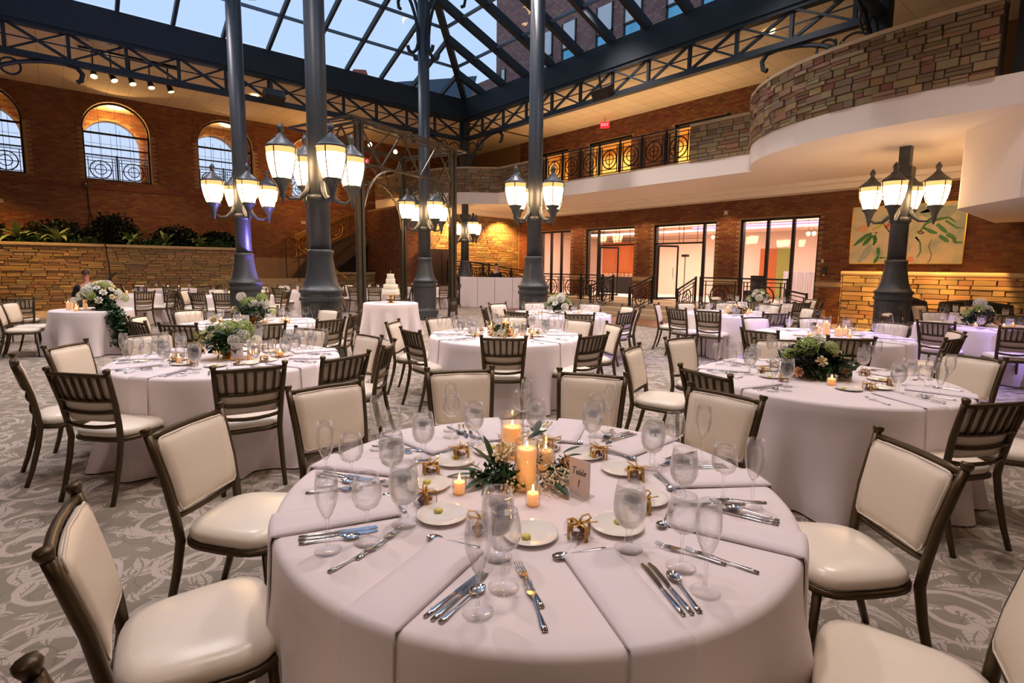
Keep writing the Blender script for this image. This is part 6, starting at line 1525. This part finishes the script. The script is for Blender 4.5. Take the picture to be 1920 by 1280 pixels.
for i, (l, d, h) in enumerate(((-.30, -.15, .16), (-.12, -.2, .10), (-.42, .05, .14), (-.2, .1, .2), (.05, -.42, .05), (-.02, -.3, .05))): candle(cpos(t6, l, d), .032, h * .8, '%s in the cluster beside the tall white rose arrangement' % ORD[i], (h * 1.2, .038), far=True)
for i, (a, d, o_) in enumerate(((-100, 1.30, -6), (-128, 1.25, 4))):
    place_chair(t6, a, d, o_, 'ivory and bronze banquet chair facing the garland table, %s in the pair' % ['farther', 'nearer'][i], 'chairs at the garland table', False)
for i, (x, y, rz) in enumerate(((-1.75, 14.5, -1.35), (-1.15, 16.1, -2.6), (-.55, 14.3, -.1))):
    copy_tree(CH_FAR, (x, y, 0), rz, 'ivory banquet chair left of the garland table, %s from the picture edge' % ORD[i], 'chairs left of the garland table')

# cake table
ck = cpos((5.80, 11.15), 0, 0)[:2]
cloth(ck, .60, 'floor-length pinkish white cloth on the small cake table', 96, 8, 15, 11, .045)
cs = empty('cake_stand', (*ck, ZT), 0, 'gold pedestal stand under the tiered cake', 'cake stand'); MB().lathe([(0, .075), (.01, .08), (.02, .05), (.05, .028), (.12, .03), (.16, .06), (.17, .17), (.185, .175)], 24).build('pedestal', M['gold'], cs, True)
ca = empty('wedding_cake', (*ck, ZT + .185), 0, 'white four-tier wedding cake with flower trim', 'cake'); z = 0
for i, (r, h) in enumerate(((.195, .115), (.165, .115), (.105, .12), (.08, .12))):
    if i < 2: r += .0
    MB().lathe([(z, r * .98), (z + .005, r), (z + h - .008, r), (z + h, r * .97)], 28).build('tier', M['icing'], ca, True)
    for k in range(16 if i < 4 else 0):
        a = k * 2 * pi / 14 + i; placed(FL['rw'], 'rose', Matrix.Translation((r * cos(a), r * sin(a), z + .012)) @ Vector((cos(a), sin(a), .6)).to_track_quat('Z', 'Y').to_matrix().to_4x4() @ Matrix.Diagonal((.021, .021, .018, 1)), ca)
    z += h
MB().tube([(0, 0, z), (.005, 0, z + .05), (0, .01, z + .09)], [.004, .006, .002], 6).build('topper', M['leafy'], ca)
tag(MB().bb(0, .2, 0, .03, 0, .012).build('cake_knife', M['steel']), 'small steel knife lying on the cake table', 'knife').location = (ck[0] - .38, ck[1] + .05, ZT)

# ================================================================== PEOPLE
def skinned(name, verts, edges, radii, m_, parent, sub=1, root=0):
    me = bpy.data.meshes.new(name); me.from_pydata(verts, edges, []); me.update(); o = bpy.data.objects.new(name, me); COL.objects.link(o); o.parent = parent; o.data.materials.append(m_)
    md = o.modifiers.new('skin', 'SKIN'); md.use_smooth_shade = True; layer = me.skin_vertices[0] if me.skin_vertices else None
    if layer is None:
        bpy.context.view_layer.objects.active = o; layer = me.skin_vertices[0]
    for i, r in enumerate(radii): layer.data[i].radius = (r if isinstance(r, tuple) else (r, r)); layer.data[i].use_root = (i == root)
    s_ = o.modifiers.new('sub', 'SUBSURF'); s_.levels = sub; s_.render_levels = sub; return o
def person(loc, rz, label, seated, arm_r, arm_l, hair='short'):
    """origin at the floor under the pelvis, facing -y"""
    t = empty('person', loc, rz, label, 'person'); hz = .60 if seated else .93
    H = lambda x, y, z: (x, y, hz + z)
    body = [H(0, 0, 0), H(0, 0, .14), H(0, -.01, .30), H(0, -.01, .44), H(0, -.01, .52), H(0, -.03, .60), H(0, -.035, .69), H(0, -.03, .76)]
    rad = [(.15, .11), (.135, .10), (.15, .10), (.12, .08), .055, (.058, .07), (.072, .088), (.05, .065)]
    E = [(i, i + 1) for i in range(7)]
    def chain(st, pts, rs):
        a = st
        for p, r in zip(pts, rs): body.append(H(*p)); rad.append(r); E.append((a, len(body) - 1)); a = len(body) - 1
        return a
    ra = chain(3, [(-.17, 0, .42)] + arm_r, [.06, .042, .028]); la = chain(3, [(.17, 0, .42)] + arm_l, [.06, .042, .028])
    if seated:
        for s_ in (-1, 1): chain(0, [(.10 * s_, -.02, -.02), (.13 * s_, -.42, -.0), (.12 * s_, -.44, -.42), (.12 * s_, -.58, -.48)], [.09, .065, .045, .035])
    else:
        for s_ in (-1, 1): chain(0, [(.10 * s_, 0, -.05), (.11 * s_, -.01, -.46), (.11 * s_, .02, -.88), (.11 * s_, -.12, -.91)], [.095, .062, .042, .035])
    skinned('body', body, E, rad, M['skin'], t)
    for w_, tip in ((arm_r[-1], arm_r[-1]), (arm_l[-1], arm_l[-1])):
        c = Vector(H(*tip)); p = Vector(H(*(arm_r if w_ is arm_r[-1] else arm_l)[-2])); d = (c - p).normalized(); s_ = d.cross(Vector((0, 0, 1))).normalized()
        hv = [tuple(c - d * .02), tuple(c + d * .05)]; he = [(0, 1)]; hr_ = [.024, .03]
        for k in range(5):
            o_ = s_ * (-.03 + .015 * k); L = (.045, .06, .065, .06, .048)[k]; b_ = len(hv)
            hv += [tuple(c + d * .055 + o_), tuple(c + d * (.06 + L * .5) + o_ * 1.1 + Vector((0, 0, -.008))), tuple(c + d * (.06 + L) + o_ * 1.15 + Vector((0, 0, -.025)))]; he += [(1, b_), (b_, b_ + 1), (b_ + 1, b_ + 2)]; hr_ += [.009, .008, .007]
        skinned('hand', hv, he, hr_, M['skin'], t)
    # jacket over the torso and sleeves, trousers over the legs
    jb = [H(0, 0, -.04)] + body[1:4]; jr = [(.17, .13), (.155, .12), (.17, .118), (.145, .10)]; je = [(0, 1), (1, 2), (2, 3)]
    jb.append(H(0, -.01, .475)); jr.append(.062); je.append((3, 4))
    for ch in ([(-.17, 0, .42)] + arm_r, [(.17, 0, .42)] + arm_l):
        a = 3
        for p, r in zip(ch, (.072, .054, .04)):
            q = Vector(p)
            if p is ch[-1]: q = Vector(ch[-2]).lerp(q, .9)
            jb.append(H(*q)); jr.append(r); je.append((a, len(jb) - 1)); a = len(jb) - 1
    skinned('jacket', jb, je, jr, M['cloth_k'], t)
    tb_ = [H(0, 0, 0)]; tr2 = [.15]; te = []
    for s_ in (-1, 1):
        pts = [(.10 * s_, -.02, -.02), (.13 * s_, -.42, -.0), (.12 * s_, -.44, -.38)] if seated else [(.10 * s_, 0, -.05), (.11 * s_, -.01, -.46), (.11 * s_, .02, -.84)]; a = 0
        for p, r in zip(pts, (.105, .08, .06)): tb_.append(H(*p)); tr2.append(r); te.append((a, len(tb_) - 1)); a = len(tb_) - 1
    skinned('trousers', tb_, te, tr2, M['cloth_k'], t)
    c = Vector(H(0, -.03, .70)); v, f = ICO2
    h = MB(); T = Matrix.Translation(c + Vector((0, .025, .03))) @ Matrix.Diagonal((.084, .095, .10, 1)); keep = [i for i, p in enumerate(v) if p[2] > -.25 and not (p[1] < -.35 and p[2] < .55)]
    kf = [q for q in f if all(i in keep for i in q)]; h.add(v, kf, T); h.build('hair', M['hair'], t, True)
    for s_ in (-1, 1):
        MB().add(ICO1[0], ICO1[1], Matrix.Translation(c + Vector((.028 * s_, -.082, .01))) @ Matrix.Diagonal((.011, .006, .006, 1))).build('eye', M['wick'], t, True)
        MB().add(ICO1[0], ICO1[1], Matrix.Translation(c + Vector((.078 * s_, .0, .0))) @ Matrix.Diagonal((.012, .02, .03, 1))).build('ear', M['skin'], t, True)
    MB().add(ICO1[0], ICO1[1], Matrix.Translation(c + Vector((0, -.096, -.015))) @ Matrix.Diagonal((.012, .016, .024, 1))).build('nose', M['skin'], t, True)
    MB().add(ICO1[0], ICO1[1], Matrix.Translation(c + Vector((0, -.084, -.05))) @ Matrix.Diagonal((.024, .006, .006, 1))).build('mouth', mat('lips', '#9a5a50', .5), t, True)
    return t
def face_cam(x, y): return atan2(x, -y)    # turns -y towards the camera
mx, my = view_at((0, 0), -9.95, 12.6)
person((mx, my, 0), face_cam(mx, my), 'seated person in black holding a dark instrument by the stone planter', True, [(-.30, -.08, .20), (-.34, -.22, .36)], [(.26, -.06, .16), (.10, -.26, .10)])
st_ = empty('stool', (mx, my, 0), 0, 'black stool under the seated musician', 'stool'); MB().lathe([(.36, .17), (.40, .18), (.41, .17)], 14).build('seat', M['black'], st_)
for k in range(4): a = k * pi / 2 + .4; MB().bar((.12 * cos(a), .12 * sin(a), .36), (.2 * cos(a), .2 * sin(a), 0), .025).build('leg', M['iron'], st_)
t = empty('instrument', (mx, my, 0), face_cam(mx, my), 'dark stringed instrument with neck pointing up beside the seated person', 'instrument')
MB().tube([(.05, -.22, .62), (-.1, -.26, .72), (-.22, -.27, .80)], [.13, .17, .06], 12, flat=.45).build('body', M['blackgloss'], t, True); MB().bar((-.2, -.27, .79), (-.46, -.30, 1.22), .04).build('neck', M['blackgloss'], t); MB().bar((-.45, -.30, 1.20), (-.58, -.31, 1.36), .075, .04).build('head', M['blackgloss'], t)
bx_, by_ = view_at((0, 0), -.68, 22.3)
person((bx_, by_, 0), face_cam(bx_, by_), 'person in dark clothes standing behind the white bar', False, [(-.25, -.04, .16), (-.2, -.2, .05)], [(.25, -.04, .16), (.2, -.2, .05)])

# chair and tableware patterns used only for copying
for o in (CH_FULL, CH_FAR, GOB, WIN, FLU, GOBF, WINF, FLUF, PLATE, BUT, KNI, FOR, SPO, FAV, NAP, NAPF): remove_tree(o)
